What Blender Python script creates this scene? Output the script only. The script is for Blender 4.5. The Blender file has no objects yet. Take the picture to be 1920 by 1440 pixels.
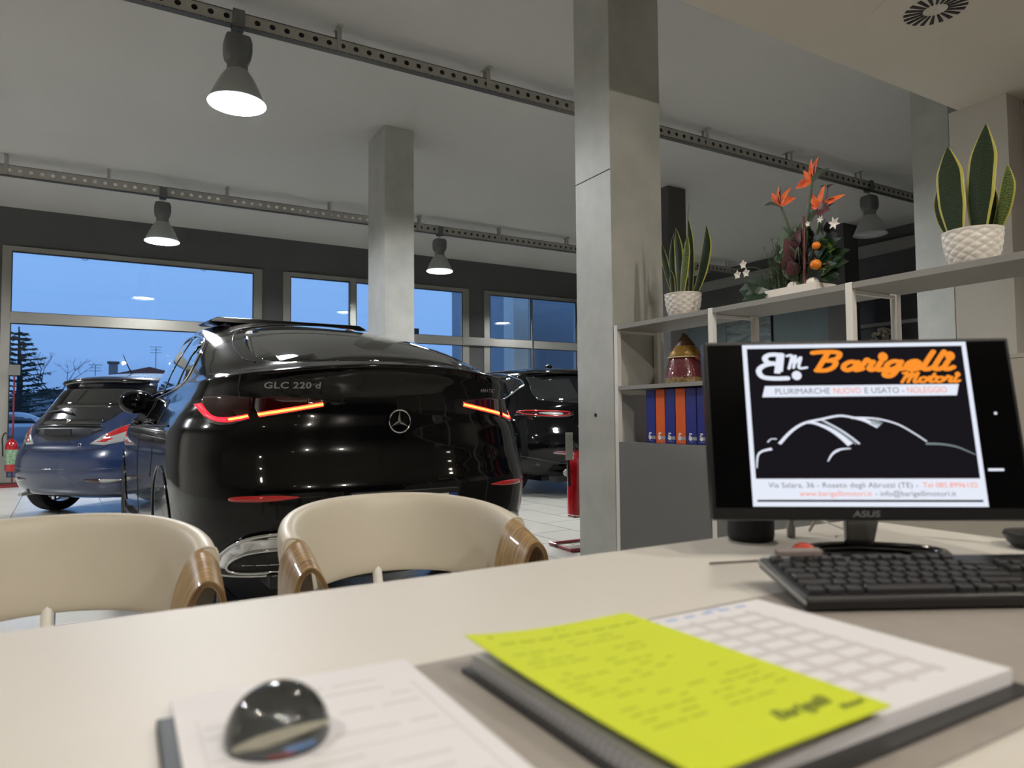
import bpy, bmesh, math, random
import numpy as np
from mathutils import Vector, Matrix
from mathutils.bvhtree import BVHTree
random.seed(7)
PI = math.pi
C = bpy.context.scene.collection
sc = bpy.context.scene

# ------------------------------------------------------------------ camera
def basis(yaw, pitch, roll):
    f = Vector((math.sin(yaw)*math.cos(pitch), math.cos(yaw)*math.cos(pitch), math.sin(pitch)))
    r0 = Vector((math.cos(yaw), -math.sin(yaw), 0)); u0 = r0.cross(f)
    r = r0*math.cos(roll)+u0*math.sin(roll)
    return r, r.cross(f), f
cr, cu, cf = basis(math.radians(30.35), math.radians(2.67), math.radians(-0.48))
cd = bpy.data.cameras.new('camera'); cam = bpy.data.objects.new('camera', cd); C.objects.link(cam)
cam.matrix_world = Matrix(((cr.x, cu.x, -cf.x, 0), (cr.y, cu.y, -cf.y, 0), (cr.z, cu.z, -cf.z, .98), (0, 0, 0, 1)))
cd.sensor_width = 36; cd.lens = 1310/1920*36; cd.clip_start = .02; cd.clip_end = 600
cd.dof.use_dof = True; cd.dof.focus_distance = 4.2; cd.dof.aperture_fstop = 4.2
sc.camera = cam
# ------------------------------------------------------------------ look and sky
vs = sc.view_settings
vs.view_transform = 'Standard'; vs.look = 'None'; vs.gamma = 1; vs.exposure = 0.0
try: vs.use_curve_mapping = False
except Exception: pass
w = bpy.data.worlds.new('dusk_sky'); sc.world = w; w.use_nodes = True
nt = w.node_tree; nt.nodes.clear()
out = nt.nodes.new('ShaderNodeOutputWorld'); bg = nt.nodes.new('ShaderNodeBackground')
tc = nt.nodes.new('ShaderNodeTexCoord'); sx = nt.nodes.new('ShaderNodeSeparateXYZ')
rp = nt.nodes.new('ShaderNodeValToRGB'); nz = nt.nodes.new('ShaderNodeTexNoise'); ad = nt.nodes.new('ShaderNodeMath'); ad.operation = 'MULTIPLY_ADD'
mp = nt.nodes.new('ShaderNodeMapping'); mp.inputs['Scale'].default_value = (1.5, 1.5, 7)
nt.links.new(tc.outputs['Generated'], sx.inputs[0]); nt.links.new(tc.outputs['Generated'], mp.inputs[0]); nt.links.new(mp.outputs[0], nz.inputs['Vector'])
nz.inputs['Scale'].default_value = 2.2; nz.inputs['Detail'].default_value = 4
nt.links.new(nz.outputs['Fac'], ad.inputs[0]); ad.inputs[1].default_value = .09; nt.links.new(sx.outputs[2], ad.inputs[2])
e = rp.color_ramp.elements
e[0].position = .04; e[0].color = (.155, .29, .60, 1)
e[1].position = .30; e[1].color = (.225, .43, .82, 1)
m_ = e.new(.13); m_.color = (.19, .37, .74, 1)
nt.links.new(ad.outputs[0], rp.inputs[0]); nt.links.new(rp.outputs[0], bg.inputs[0]); bg.inputs[1].default_value = 1.2
nt.links.new(bg.outputs[0], out.inputs[0])

# ------------------------------------------------------------------ materials
def lin(h):
    h = h.lstrip('#'); o = []
    for i in (0, 2, 4):
        v = int(h[i:i+2], 16)/255
        o.append(v/12.92 if v <= .04045 else ((v+.055)/1.055)**2.4)
    return (*o, 1)
MATS = {}
def mat(name, col='#808080', rough=.5, metal=0, coat=0, noise=0, nscale=8, bump=0, bscale=60, spec=.5, emit=None, es=1, trans=0, aniso=None, col2=None, bump_d=.002, ior=None):
    if name in MATS: return MATS[name]
    m = bpy.data.materials.new(name); m.use_nodes = True; MATS[name] = m
    t = m.node_tree; b = t.nodes['Principled BSDF']
    cc = lin(col) if isinstance(col, str) else col
    b.inputs['Base Color'].default_value = cc; b.inputs['Roughness'].default_value = rough
    b.inputs['Metallic'].default_value = metal; b.inputs['Coat Weight'].default_value = coat
    b.inputs['Coat Roughness'].default_value = .03; b.inputs['Specular IOR Level'].default_value = spec
    b.inputs['Transmission Weight'].default_value = trans
    if ior: b.inputs['IOR'].default_value = ior
    if emit:
        b.inputs['Emission Color'].default_value = lin(emit) if isinstance(emit, str) else emit
        b.inputs['Emission Strength'].default_value = es
    co = t.nodes.new('ShaderNodeTexCoord')
    if noise or col2:
        n = t.nodes.new('ShaderNodeTexNoise'); n.inputs['Scale'].default_value = nscale; n.inputs['Detail'].default_value = 6; n.inputs['Roughness'].default_value = .6
        mx = t.nodes.new('ShaderNodeMix'); mx.data_type = 'RGBA'
        k = noise or .5
        c2 = lin(col2) if col2 else tuple(min(1, v*(1-k)) for v in cc[:3])+(1,)
        c1 = cc if col2 else tuple(min(1, v*(1+k)) for v in cc[:3])+(1,)
        if aniso:
            mpp = t.nodes.new('ShaderNodeMapping'); mpp.inputs['Scale'].default_value = aniso
            t.links.new(co.outputs['Object'], mpp.inputs[0]); t.links.new(mpp.outputs[0], n.inputs['Vector'])
        else: t.links.new(co.outputs['Object'], n.inputs['Vector'])
        mr = t.nodes.new('ShaderNodeMapRange'); mr.inputs[1].default_value = .3; mr.inputs[2].default_value = .7
        t.links.new(n.outputs['Fac'], mr.inputs[0]); t.links.new(mr.outputs[0], mx.inputs[0])
        mx.inputs[6].default_value = c1; mx.inputs[7].default_value = c2
        t.links.new(mx.outputs[2], b.inputs['Base Color'])
    if bump:
        n2 = t.nodes.new('ShaderNodeTexNoise'); n2.inputs['Scale'].default_value = bscale; n2.inputs['Detail'].default_value = 4
        t.links.new(co.outputs['Object'], n2.inputs['Vector'])
        bp = t.nodes.new('ShaderNodeBump'); bp.inputs['Strength'].default_value = bump; bp.inputs['Distance'].default_value = bump_d
        t.links.new(n2.outputs['Fac'], bp.inputs['Height']); t.links.new(bp.outputs[0], b.inputs['Normal'])
    return m
def floor_mat():
    m = mat('floor_tiles', '#b9b7af', .22, spec=.5)
    t = m.node_tree; b = t.nodes['Principled BSDF']
    co = t.nodes.new('ShaderNodeTexCoord'); mpn = t.nodes.new('ShaderNodeMapping')
    mpn.inputs['Rotation'].default_value = (0, 0, math.radians(90-2.35)); mpn.inputs['Location'].default_value = (.3, .018, 0)
    br = t.nodes.new('ShaderNodeTexBrick')
    br.inputs['Scale'].default_value = 1; br.inputs['Brick Width'].default_value = .83; br.inputs['Row Height'].default_value = .415
    br.inputs['Mortar Size'].default_value = .0035; br.inputs['Color1'].default_value = lin('#cfccc4'); br.inputs['Color2'].default_value = lin('#c7c4bc')
    br.inputs['Mortar'].default_value = lin('#55554f'); br.inputs['Mortar Smooth'].default_value = .1
    t.links.new(co.outputs['Object'], mpn.inputs[0]); t.links.new(mpn.outputs[0], br.inputs['Vector'])
    n = t.nodes.new('ShaderNodeTexNoise'); n.inputs['Scale'].default_value = 1.7; n.inputs['Detail'].default_value = 8
    t.links.new(co.outputs['Object'], n.inputs['Vector'])
    mx = t.nodes.new('ShaderNodeMix'); mx.data_type = 'RGBA'; mx.blend_type = 'MULTIPLY'; mx.inputs[0].default_value = .12
    t.links.new(br.outputs['Color'], mx.inputs[6]); t.links.new(n.outputs['Fac'], mx.inputs[7]); t.links.new(mx.outputs[2], b.inputs['Base Color'])
    return m
def glass_mat(name, tint=(1, 1, 1, 1), f=1.5):
    m = bpy.data.materials.new(name); m.use_nodes = True; t = m.node_tree; t.nodes.clear()
    o = t.nodes.new('ShaderNodeOutputMaterial'); mx = t.nodes.new('ShaderNodeMixShader'); tr = t.nodes.new('ShaderNodeBsdfTransparent')
    gl = t.nodes.new('ShaderNodeBsdfGlossy'); fr = t.nodes.new('ShaderNodeFresnel'); fr.inputs[0].default_value = f
    gl.inputs['Roughness'].default_value = 0.0; tr.inputs[0].default_value = tint
    t.links.new(fr.outputs[0], mx.inputs[0]); t.links.new(tr.outputs[0], mx.inputs[1]); t.links.new(gl.outputs[0], mx.inputs[2]); t.links.new(mx.outputs[0], o.inputs[0])
    return m
def wood_mat():
    m = mat('bent_wood', '#8a6a42', .38, coat=.3)
    t = m.node_tree; b = t.nodes['Principled BSDF']
    co = t.nodes.new('ShaderNodeTexCoord'); mpn = t.nodes.new('ShaderNodeMapping'); mpn.inputs['Scale'].default_value = (3, 42, 3)
    wv = t.nodes.new('ShaderNodeTexNoise'); wv.inputs['Scale'].default_value = 4; wv.inputs['Detail'].default_value = 5; wv.inputs['Distortion'].default_value = .15
    rpn = t.nodes.new('ShaderNodeValToRGB'); rpn.color_ramp.elements[0].color = lin('#6e5230'); rpn.color_ramp.elements[1].color = lin('#a88a5c')
    rpn.color_ramp.elements[0].position = .35; rpn.color_ramp.elements[1].position = .65
    t.links.new(co.outputs['Object'], mpn.inputs[0]); t.links.new(mpn.outputs[0], wv.inputs['Vector']); t.links.new(wv.outputs['Fac'], rpn.inputs[0]); t.links.new(rpn.outputs[0], b.inputs['Base Color'])
    return m
def leaf_mat(name, c1, c2, scale=60):
    m = mat(name, c1, .62, spec=.3)
    t = m.node_tree; b = t.nodes['Principled BSDF']
    co = t.nodes.new('ShaderNodeTexCoord'); wv = t.nodes.new('ShaderNodeTexWave'); wv.bands_direction = 'Z'
    wv.inputs['Scale'].default_value = scale; wv.inputs['Distortion'].default_value = 7; wv.inputs['Detail'].default_value = 3; wv.inputs['Detail Scale'].default_value = 2
    mx = t.nodes.new('ShaderNodeMix'); mx.data_type = 'RGBA'; mx.inputs[6].default_value = lin(c1); mx.inputs[7].default_value = lin(c2)
    t.links.new(co.outputs['Object'], wv.inputs['Vector']); t.links.new(wv.outputs['Fac'], mx.inputs[0]); t.links.new(mx.outputs[2], b.inputs['Base Color'])
    return m
M_ceil = mat('ceiling_paint', '#bdbbb6', .85, noise=.02, nscale=1)
M_soff = mat('soffit_paint', '#cfc9bd', .85, noise=.02, nscale=1)
M_wall = mat('dark_grey_wall_paint', '#555555', .8, noise=.05, nscale=2)
M_white = mat('white_wall_paint', '#cdc8c0', .8, noise=.02, nscale=2)
M_blue = mat('blue_grey_wall_paint', '#5f6a6c', .8, noise=.06, nscale=2)
M_col = mat('trowelled_concrete', '#b9b9b2', .48, col2='#a6a7a1', nscale=3.5, bump=.15, bscale=9)
M_coldk = mat('dark_column_paint', '#4c4a48', .7, noise=.05, nscale=2)
M_frame = mat('window_aluminium', '#a09e97', .35, metal=.55, noise=.04, nscale=3)
M_seal = mat('black_rubber', '#101010', .6)
M_floor = floor_mat()
M_pane = glass_mat('window_glass', (.95, .98, 1, 1))
M_tray = mat('galvanised_tray', '#aba89f', .55, metal=.1, noise=.08, nscale=20)
M_lampg = mat('lamp_grey_housing', '#636462', .5, noise=.05)
M_shade = mat('spun_aluminium', '#a9aaa8', .38, metal=.35, noise=.04)
M_inner = mat('reflector_inside', '#e8eeee', .25, metal=.4)
M_bulb = mat('lamp_glow', '#ffffff', .5, emit=(.95, .98, 1, 1), es=325)
M_rim = mat('lamp_rim_glow', '#ffffff', .3, metal=.3)
M_bulboff = mat('lamp_glass_off', '#c9c9c9', .15, metal=.3)
M_black = mat('black_plastic', '#0b0b0c', .35)
M_blackg = mat('black_gloss', '#060607', .12, coat=.6)
M_key = mat('key_plastic', '#1c1c1e', .4)
M_chrome = mat('chrome', '#d6d8da', .08, metal=1)
M_paint = mat('black_car_paint', (.002, .002, .0023, 1), .15, coat=.6, spec=.05, noise=.1, nscale=400)
M_bluep = mat('blue_car_paint', (.010, .026, .085, 1), .22, coat=1, noise=.1, nscale=500)
M_cglass = mat('dark_car_glass', (.006, .007, .008, 1), .03, coat=1, spec=.7)
M_tyre = mat('tyre_rubber', '#0d0d0e', .75, bump=.3, bscale=80)
M_rimm = mat('dark_alloy', '#55575a', .25, metal=.9)
M_rims = mat('silver_alloy', '#b4b6b8', .25, metal=.9)
M_lens = mat('red_lens', (.022, .001, .0015, 1), .06, coat=1)
M_lensb = mat('bright_red_lens', (.42, .012, .015, 1), .08, coat=1)
M_clear = mat('clear_lens', '#b9babb', .1, metal=.5)
M_bar = mat('tail_light_glow', (1, .05, .02, 1), .4, emit=(1, .035, .02, 1), es=3.2)
M_core = mat('tail_light_core', (1, .3, .05, 1), .4, emit=(1, .17, .03, 1), es=6)
M_bar2 = mat('tail_light_rose', (1, .02, .05, 1), .4, emit=(1, .012, .028, 1), es=1.6)
M_trimb = mat('satin_black_trim', '#0a0a0b', .4)
M_leath = mat('cream_leather', '#c0b9aa', .45, noise=.02, bump=.15, bscale=350, bump_d=.0006)
M_wood = wood_mat()
M_lam = mat('dark_wood_veneer', '#3c2a18', .5)
M_desk = mat('white_desk_laminate', '#bbb7b0', .5, noise=.01)
M_mat = mat('grey_desk_pad', '#87817b', .6, noise=.05, nscale=40)
M_shelf = mat('grey_shelf_board', '#82807c', .55, noise=.02)
M_shelfd = mat('grey_cabinet_door', '#6c6c6b', .6, noise=.02)
M_shelfl = mat('warm_lit_cabinet_door', '#9a958b', .6, noise=.02)  # same cabinet as the grey doors, warm light put into the colour
M_post = mat('white_metal_post', '#d6d4cf', .45)
M_paper = mat('white_paper', '#c6c5c8', .7, noise=.01)
M_green = mat('lime_paper', '#b4c01c', .65, noise=.02)
M_ink = mat('grey_ink', '#77777c', .8)
M_inkg = mat('olive_ink', '#8d9a1c', .8)
M_inkd = mat('dark_olive_ink', '#5a641a', .8)
M_inkl = mat('pale_grey_ink', '#b9b7ba', .8)
M_sit = {}

# ------------------------------------------------------------------ mesh helpers
class MB:
    def __init__(s): s.v = []; s.f = []; s.m = []
    def add(s, vs_, fs_, mi=0):
        o = len(s.v); s.v += [tuple(p) for p in vs_]; s.f += [tuple(i+o for i in f) for f in fs_]; s.m += [mi]*len(fs_)
        return s
    def box(s, x0, x1, y0, y1, z0, z1, mi=0, M=None):
        p = [(x, y, z) for z in (z0, z1) for y in (y0, y1) for x in (x0, x1)]
        if M: p = [M @ Vector(q) for q in p]
        return s.add(p, [(0, 2, 3, 1), (4, 5, 7, 6), (0, 1, 5, 4), (2, 6, 7, 3), (0, 4, 6, 2), (1, 3, 7, 5)], mi)
    def tube(s, pts, r, n=10, mi=0, closed=False, flat=1.0):
        pts = [Vector(p) for p in pts]; N = len(pts); rr = r if isinstance(r, (list, tuple)) else [r]*N
        vs_ = []; prev = None
        for i, p in enumerate(pts):
            if closed: d = pts[(i+1) % N]-pts[i-1]
            else: d = pts[min(i+1, N-1)]-pts[max(i-1, 0)]
            d.normalize()
            if prev is None:
                a = Vector((0, 0, 1)) if abs(d.z) < .9 else Vector((1, 0, 0))
                u = d.cross(a).normalized()
            else: u = (prev-d*prev.dot(d)).normalized()
            prev = u; v = d.cross(u)
            for k in range(n):
                a = 2*PI*k/n; vs_.append(p+u*math.cos(a)*rr[i]+v*math.sin(a)*rr[i]*flat)
        fs = []
        for i in range(N if closed else N-1):
            j = (i+1) % N
            for k in range(n):
                k2 = (k+1) % n; fs.append((i*n+k, i*n+k2, j*n+k2, j*n+k))
        if not closed: fs += [tuple(range(n))[::-1], tuple((N-1)*n+k for k in range(n))]
        return s.add(vs_, fs, mi)
    def lathe(s, prof, n=32, mi=0, M=None, rf=None, cap=True):
        vs_ = []
        for j, (r, z) in enumerate(prof):
            for k in range(n):
                a = 2*PI*k/n; q = r*(rf(a, j, z) if rf else 1)
                vs_.append(Vector((q*math.cos(a), q*math.sin(a), z)))
        if M: vs_ = [M @ v for v in vs_]
        fs = [(j*n+k, j*n+(k+1) % n, (j+1)*n+(k+1) % n, (j+1)*n+k) for j in range(len(prof)-1) for k in range(n)]
        if cap: fs += [tuple(range(n))[::-1], tuple((len(prof)-1)*n+k for k in range(n))]
        return s.add(vs_, fs, mi)
    def prism(s, poly, fn, d0, d1, mi=0):
        """poly 2D; fn(u, v, d) -> 3D"""
        n = len(poly)
        vs_ = [fn(u, v, d0) for u, v in poly]+[fn(u, v, d1) for u, v in poly]
        fs = [tuple(range(n))[::-1], tuple(range(n, 2*n))]+[(i, (i+1) % n, (i+1) % n+n, i+n) for i in range(n)]
        return s.add(vs_, fs, mi)
    def build(s, name, mats, parent=None, smooth=None, bevel=0, seg=2):
        me = bpy.data.meshes.new(name); me.from_pydata(s.v, [], s.f)
        if not isinstance(mats, (list, tuple)): mats = [mats]
        for m in mats: me.materials.append(m)
        me.polygons.foreach_set('material_index', s.m)
        bm = bmesh.new(); bm.from_mesh(me); bmesh.ops.recalc_face_normals(bm, faces=bm.faces); bm.to_mesh(me); bm.free()
        o = bpy.data.objects.new(name, me); C.objects.link(o)
        if parent: o.parent = parent
        if smooth is not None:
            me.polygons.foreach_set('use_smooth', [True]*len(me.polygons)); me.set_sharp_from_angle(angle=math.radians(smooth))
        if bevel:
            b = o.modifiers.new('bevel', 'BEVEL'); b.width = bevel; b.segments = seg; b.limit_method = 'ANGLE'; b.angle_limit = math.radians(40)
            if smooth is None:
                me.polygons.foreach_set('use_smooth', [True]*len(me.polygons)); me.set_sharp_from_angle(angle=math.radians(30)); b.harden_normals = True
        return o
def root(name, label, cat, loc=(0, 0, 0), rz=0, group=None, kind=None):
    o = bpy.data.objects.new(name, None); C.objects.link(o); o.location = loc; o.rotation_euler = (0, 0, rz); o.empty_display_size = .1
    return tag(o, label, cat, group, kind)
def tag(o, label=None, cat=None, group=None, kind=None):
    if label: o['label'] = label
    if cat: o['category'] = cat
    if group: o['group'] = group
    if kind: o['kind'] = kind
    return o
def struct(o): o['kind'] = 'structure'; return o
def kids(o): return [c for c in bpy.data.objects if c.parent == o]
def copy_tree(o, parent=None):
    c = o.copy(); C.objects.link(c); c.parent = parent
    for k in kids(o): copy_tree(k, c)
    return c
def arc(cx, cy, r, a0, a1, n=16, ry=None):
    ry = r if ry is None else ry
    return [(cx+r*math.cos(a0+(a1-a0)*i/n), cy+ry*math.sin(a0+(a1-a0)*i/n)) for i in range(n+1)]
def smooth2(pts, n=6, closed=False):
    P = [np.array(p, float) for p in pts]; o = []; N = len(P)
    rng = range(N if closed else N-1)
    for i in rng:
        if closed: a, b, c, d = P[i-1], P[i], P[(i+1) % N], P[(i+2) % N]
        else: a, b, c, d = P[max(i-1, 0)], P[i], P[i+1], P[min(i+2, N-1)]
        for k in range(n):
            t = k/n
            o.append(tuple(.5*((2*b)+(-a+c)*t+(2*a-5*b+4*c-d)*t*t+(-a+3*b-3*c+d)*t**3)))
    if not closed: o.append(tuple(P[-1]))
    return o
def ribbon(path, w0, taper=None):
    """closed polygon round a 2D path"""
    L = []; R = []; N = len(path)
    for i, p in enumerate(path):
        a = path[max(i-1, 0)]; b = path[min(i+1, N-1)]
        dx, dy = b[0]-a[0], b[1]-a[1]; l = math.hypot(dx, dy) or 1; ww = w0/2*(taper(i/(N-1)) if taper else 1)
        L.append((p[0]-dy/l*ww, p[1]+dx/l*ww)); R.append((p[0]+dy/l*ww, p[1]-dx/l*ww))
    return L+R[::-1]
def text2d(body, size=1, shear=0, off=0, align='LEFT', sp=1.0, sx=1.0):
    cu_ = bpy.data.curves.new('lettering', 'FONT'); cu_.body = body; cu_.size = size; cu_.shear = shear; cu_.offset = off; cu_.align_x = align; cu_.space_character = sp
    cu_.resolution_u = 3
    ob = bpy.data.objects.new('lettering', cu_); C.objects.link(ob)
    dg = bpy.context.evaluated_depsgraph_get(); me = bpy.data.meshes.new_from_object(ob.evaluated_get(dg))
    vs_ = [(v.co.x*sx, v.co.y) for v in me.vertices]; fs = [tuple(p.vertices) for p in me.polygons]
    bpy.data.objects.remove(ob); bpy.data.curves.remove(cu_); bpy.data.meshes.remove(me)
    return vs_, fs
def strokes(paths, fn, w0, mb, mi, d0, d1, cap=True):
    for p in paths:
        p = smooth2(p, 6) if len(p) > 2 else p
        for i in range(len(p)-1):
            mb.prism(ribbon([p[i], p[i+1]], w0), fn, d0, d1, mi)
        for q in (p if cap else []):
            mb.prism([(q[0]+w0/2*math.cos(a), q[1]+w0/2*math.sin(a)) for a in [2*PI*k/10 for k in range(10)]], fn, d0, d1, mi)

# ------------------------------------------------------------------ the room
W = 13.12; H = 4.284; XR = 12.1; XL = -6; YB = -4; HS = 3.0; YS = 2.44
struct(MB().box(XL-.2, XR+.2, YB-.2, W+.3, -.1, 0).build('floor', M_floor))
struct(MB().box(XL-.2, XR+.2, YB-.2, W+.3, H, H+.15).build('ceiling', M_ceil))
struct(MB().box(XL-.2, 8.5, YB, YS, HS, HS+.12).box(XL, 8.5, YS-.12, YS, HS+.12, H).build('trim_1', M_soff))
struct(MB().box(XL-.2, XL, YB-.2, W+.3, 0, H).build('wall_left', M_white))
struct(MB().box(XL-.2, XR+.2, YB-.2, YB, 0, H).build('wall_back', mat('charcoal_wall_paint', '#2b2a29', .8)))
struct(MB().box(XR, XR+.2, YB-.2, W+.3, 0, 3.1, 1).box(XR, XR+.2, YB-.2, W+.3, 3.1, H, 0).build('wall_right', [M_wall, M_blue]))
struct(MB().box(XR-.10, XR, 2.6, W, 3.85, 4.05).build('trim_2', mat('ledge_paint', '#8b8986', .7)))
struct(MB().box(4.9, 8.5, 2.15, 2.5, 0, HS).box(5.09, 8.5, YB, 2.15, 0, HS).build('wall_side', M_white))
struct(MB().box(5.075, 5.09, 1.4, 2.13, 0, 2.98).build('door_1', mat('dark_door', '#3b2c24', .5)))
# window wall
wl = MB()
wl.box(XL, XR, W, W+.3, 3.68, H); wl.box(XL, -1.37, W, W+.3, 0, 3.68)
for a, b in ((2.45, 2.82), (6.63, 6.99), (9.62, XR)): wl.box(a, b, W, W+.3, 0, 3.68)
for a, b in ((-1.37, 2.45), (2.82, 6.63), (6.99, 9.62)): wl.box(a, b, W, W+.3, 0, .04)
struct(wl.build('wall_window', M_wall))
def window(n, x0, x1, xs, tf=.12, seam=()):
    """x0..x1 frame outside, xs list of glass spans"""
    f = MB(); ya, yb = W-.03, W+.10
    f.box(x0, xs[0][0], ya, yb, .04, 3.68); f.box(xs[-1][1], x1, ya, yb, .04, 3.68)
    for i in range(len(xs)-1): f.box(xs[i][1], xs[i+1][0], ya, yb, .04, 3.68)
    for a, b in xs:
        f.box(a, b, ya, yb, 3.60, 3.68); f.box(a, b, ya, yb, .04, .12)
        for z0, z1 in ((2.48, 2.65),): f.box(a, b, ya-.05, yb, z0, z1)
        for x in (a, b-.012): f.box(x, x+.012, ya-.004, ya+.02, .12, 3.6, 1)
        for z in (.12, 2.468, 2.65, 3.588): f.box(a, b, ya-.004, ya+.02, z, z+.012, 1)
    o = struct(f.build('window_%d' % n, [M_frame, M_seal], bevel=.004))
    for a, b in xs:
        for z0, z1 in ((.12, 2.48), (2.65, 3.6)):
            cuts = [a]+[s for s in seam if a < s < b]+[b]
            for c0, c1 in zip(cuts[:-1], cuts[1:]):
                MB().box(c0+.003, c1-.003, W+.03, W+.036, z0, z1).build('glass_pane', M_pane, o)
    return o
window(1, -1.37, 2.45, [(-1.25, 2.30)], seam=(.72,))
window(2, 2.82, 6.63, [(2.95, 4.07), (4.19, 6.48)])
window(3, 6.99, 9.62, [(7.13, 8.17), (8.20, 9.40)])
struct(MB().box(6.45, 7.2, W-.12, W-.03, 2.48, 2.65).build('trim_3', M_frame, bevel=.004))
# columns
def column(x0, x1, y0, y1, m=M_col, z1=H, joint=False):
    b = MB().box(x0, x1, y0, y1, 0, z1)
    o = struct(b.build('column', m, bevel=.006)); return o
o = column(2.69, 3.105, 3.365, 3.74)
MB().box(2.686, 2.69, 3.37, 3.735, 2.508, 2.512).build('joint', M_seal, o)
hole = MB().lathe([(.012, 0), (.012, .003)], 16, M=Matrix.Translation((2.69, 3.55, .985)) @ Matrix.Rotation(-PI/2, 4, 'Y')).build('bolt_hole', M_seal, o)
column(2.69, 3.045, 7.39, 7.95)
column(6.95, 7.30, 7.40, 7.95, M_coldk); column(11.0, 11.4, 7.40, 7.75, M_coldk)
column(6.65, 7.05, 3.40, 3.74)

# ------------------------------------------------------------------ cable trays
def cable_tray(y, zb, x0, x1, label, hs, h, xb):
    r = root('cable_tray', label, 'cable tray', (0, y, 0), group='perforated cable trays under the ceiling')
    p = .115; f = MB(); n = int((x1-x0)/p); k = 12; rr = .023
    for sy in (-.03,):
        for i in range(n):
            cx = x0+(i+.5)*p; vs_ = []; fs = []
            for q in range(k):
                a = 2*PI*(q+.5)/k; vs_.append((cx+rr*math.cos(a), sy, zb+h/2+rr*.95*math.sin(a)))
            for q in range(k):
                a = 2*PI*(q+.5)/k; c, s_ = math.cos(a), math.sin(a); m_x = max(abs(c)/(p/2), abs(s_)/(h/2))
                vs_.append((cx+c/m_x, sy, zb+h/2+s_/m_x))
            cor = [(cx+sx_*p/2, sy, zb+h/2+sz*h/2) for sx_, sz in ((1, 1), (-1, 1), (-1, -1), (1, -1))]
            vs_ += cor
            for q in range(k):
                q2 = (q+1) % k
                ca = [2*PI*(v+.5)/k for v in (q, q2)]
                quad = (math.floor(((2*PI*(q+.5)/k))/(PI/2)) % 4, math.floor(((2*PI*(q2+.5)/k))/(PI/2)) % 4)
                A, B = Vector(vs_[k+q]), Vector(vs_[k+q2])
                corner = None
                if abs(A.x-B.x) > 1e-6 and abs(A.z-B.z) > 1e-6:
                    sx_ = 1 if (A.x+B.x)/2 > cx else -1; sz = 1 if (A.z+B.z)/2 > zb+h/2 else -1
                    corner = 2*k+((1, 1), (-1, 1), (-1, -1), (1, -1)).index((sx_, sz))
                fs.append((q, q+k, corner, q2+k, q2) if corner is not None else (q, q+k, q2+k, q2))
            f.add(vs_, fs)
    f.build('side_plate', M_tray, r)
    MB().box(xb, x1, .024, .03, zb, zb+h).build('shade_back_plate', mat('tray_inside_shade', '#3a3935', .6, metal=.3), r)  # solid and darker than the tray: shade inside it put into the colour
    b = MB().box(x0, x1, -.034, .034, zb-.006, zb)
    for i in range(int((x1-x0)/.064)): b.box(x0+.03+i*.064, x0+.038+i*.064, -.036, -.034, zb-.005, zb-.002, 1)
    b.box(x0, x1, -.034, -.028, zb+h-.006, zb+h)
    b.build('bottom_flange', [mat('tray_flange', '#5c5a55', .4, metal=.6), M_tray], r)
    for x in hs:
        MB().box(x-.026, x+.026, -.075, .075, H-.006, H).box(x-.018, x+.018, -.040, -.034, zb+.006, H-.005).box(x-.018, x+.018, .034, .040, zb+.006, H-.005).build('hanger', M_tray, r)
    return r
cable_tray(10.55, 4.03, -5.6, 11.9, 'perforated metal cable tray nearest the window wall', [-4.03, -2.56, -1.087, .015, 1.482, 2.952, 4.433, 5.937, 7.372, 8.84, 10.31, 11.6], .13, 4.3)
cable_tray(5.723, 4.072, -5.6, 11.9, 'perforated metal cable tray nearest the desk, crossing above the car roof', [-4.2, -2.7, -1.24, .2, 1.671, 3.098, 4.53, 5.971, 7.435, 8.865, 10.3, 11.7], .105, -5.6)

# ------------------------------------------------------------------ pendant lamps
def high_bay():
    r = root('pendant_lamp', 'x', 'lamp')          # origin: tray bottom
    MB().box(-.045, .045, -.052, -.042, -.03, .12).box(-.045, .045, .042, .052, -.03, .12).box(-.045, .045, -.052, .052, -.030, -.018).build('clamp', M_lampg, r, bevel=.006)
    MB().tube([(0, 0, -.02), (.012, 0, -.05), (0, 0, -.085)], .006, 8).tube([(0, 0, -.045), (-.012, 0, -.06), (0, 0, -.09)], .005, 8).build('hook', M_chrome, r, smooth=40)
    b = MB()
    prof = [(-.30, .072), (-.27, .094), (-.22, .104), (-.14, .104), (-.095, .092), (-.085, .07)]
    vs_ = []
    for z, hw in prof:
        for k in range(24):
            a = 2*PI*k/24; n_ = 5; c, s_ = math.cos(a), math.sin(a)
            vs_.append((hw*math.copysign(abs(c)**(2/n_), c), hw*.9*math.copysign(abs(s_)**(2/n_), s_), z))
    b.add(vs_, [(j*24+k, j*24+(k+1) % 24, (j+1)*24+(k+1) % 24, (j+1)*24+k) for j in range(5) for k in range(24)]+[tuple(range(24)), tuple(range(120, 144))])
    b.box(-.003, .003, -.098, -.09, -.25, -.11)
    b.build('ballast_box', M_lampg, r, smooth=35)
    MB().lathe([(.082, -.36), (.078, -.335), (.078, -.29), (.07, -.285)], 32).build('neck', mat('lamp_neck', '#7b7c7a', .5, metal=.4), r, smooth=40)
    MB().lathe([(.083, -.36), (.125, -.42), (.16, -.49), (.19, -.56), (.208, -.615), (.203, -.617), (.185, -.56), (.155, -.49), (.12, -.42), (.078, -.362)], 40, cap=False).build('shade', [M_shade], r, smooth=60)
    g = MB().lathe([(.07, -.40), (.118, -.425), (.152, -.49), (.183, -.56), (.196, -.600)], 40)
    g.build('diffuser', M_bulb, r, smooth=60)
    ring = [(.212*math.cos(a), .212*math.sin(a), -.622) for a in [2*PI*k/40 for k in range(40)]]
    MB().tube(ring, .007, 8, closed=True).build('rim', M_bulb2, r, smooth=60)
    return r
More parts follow.
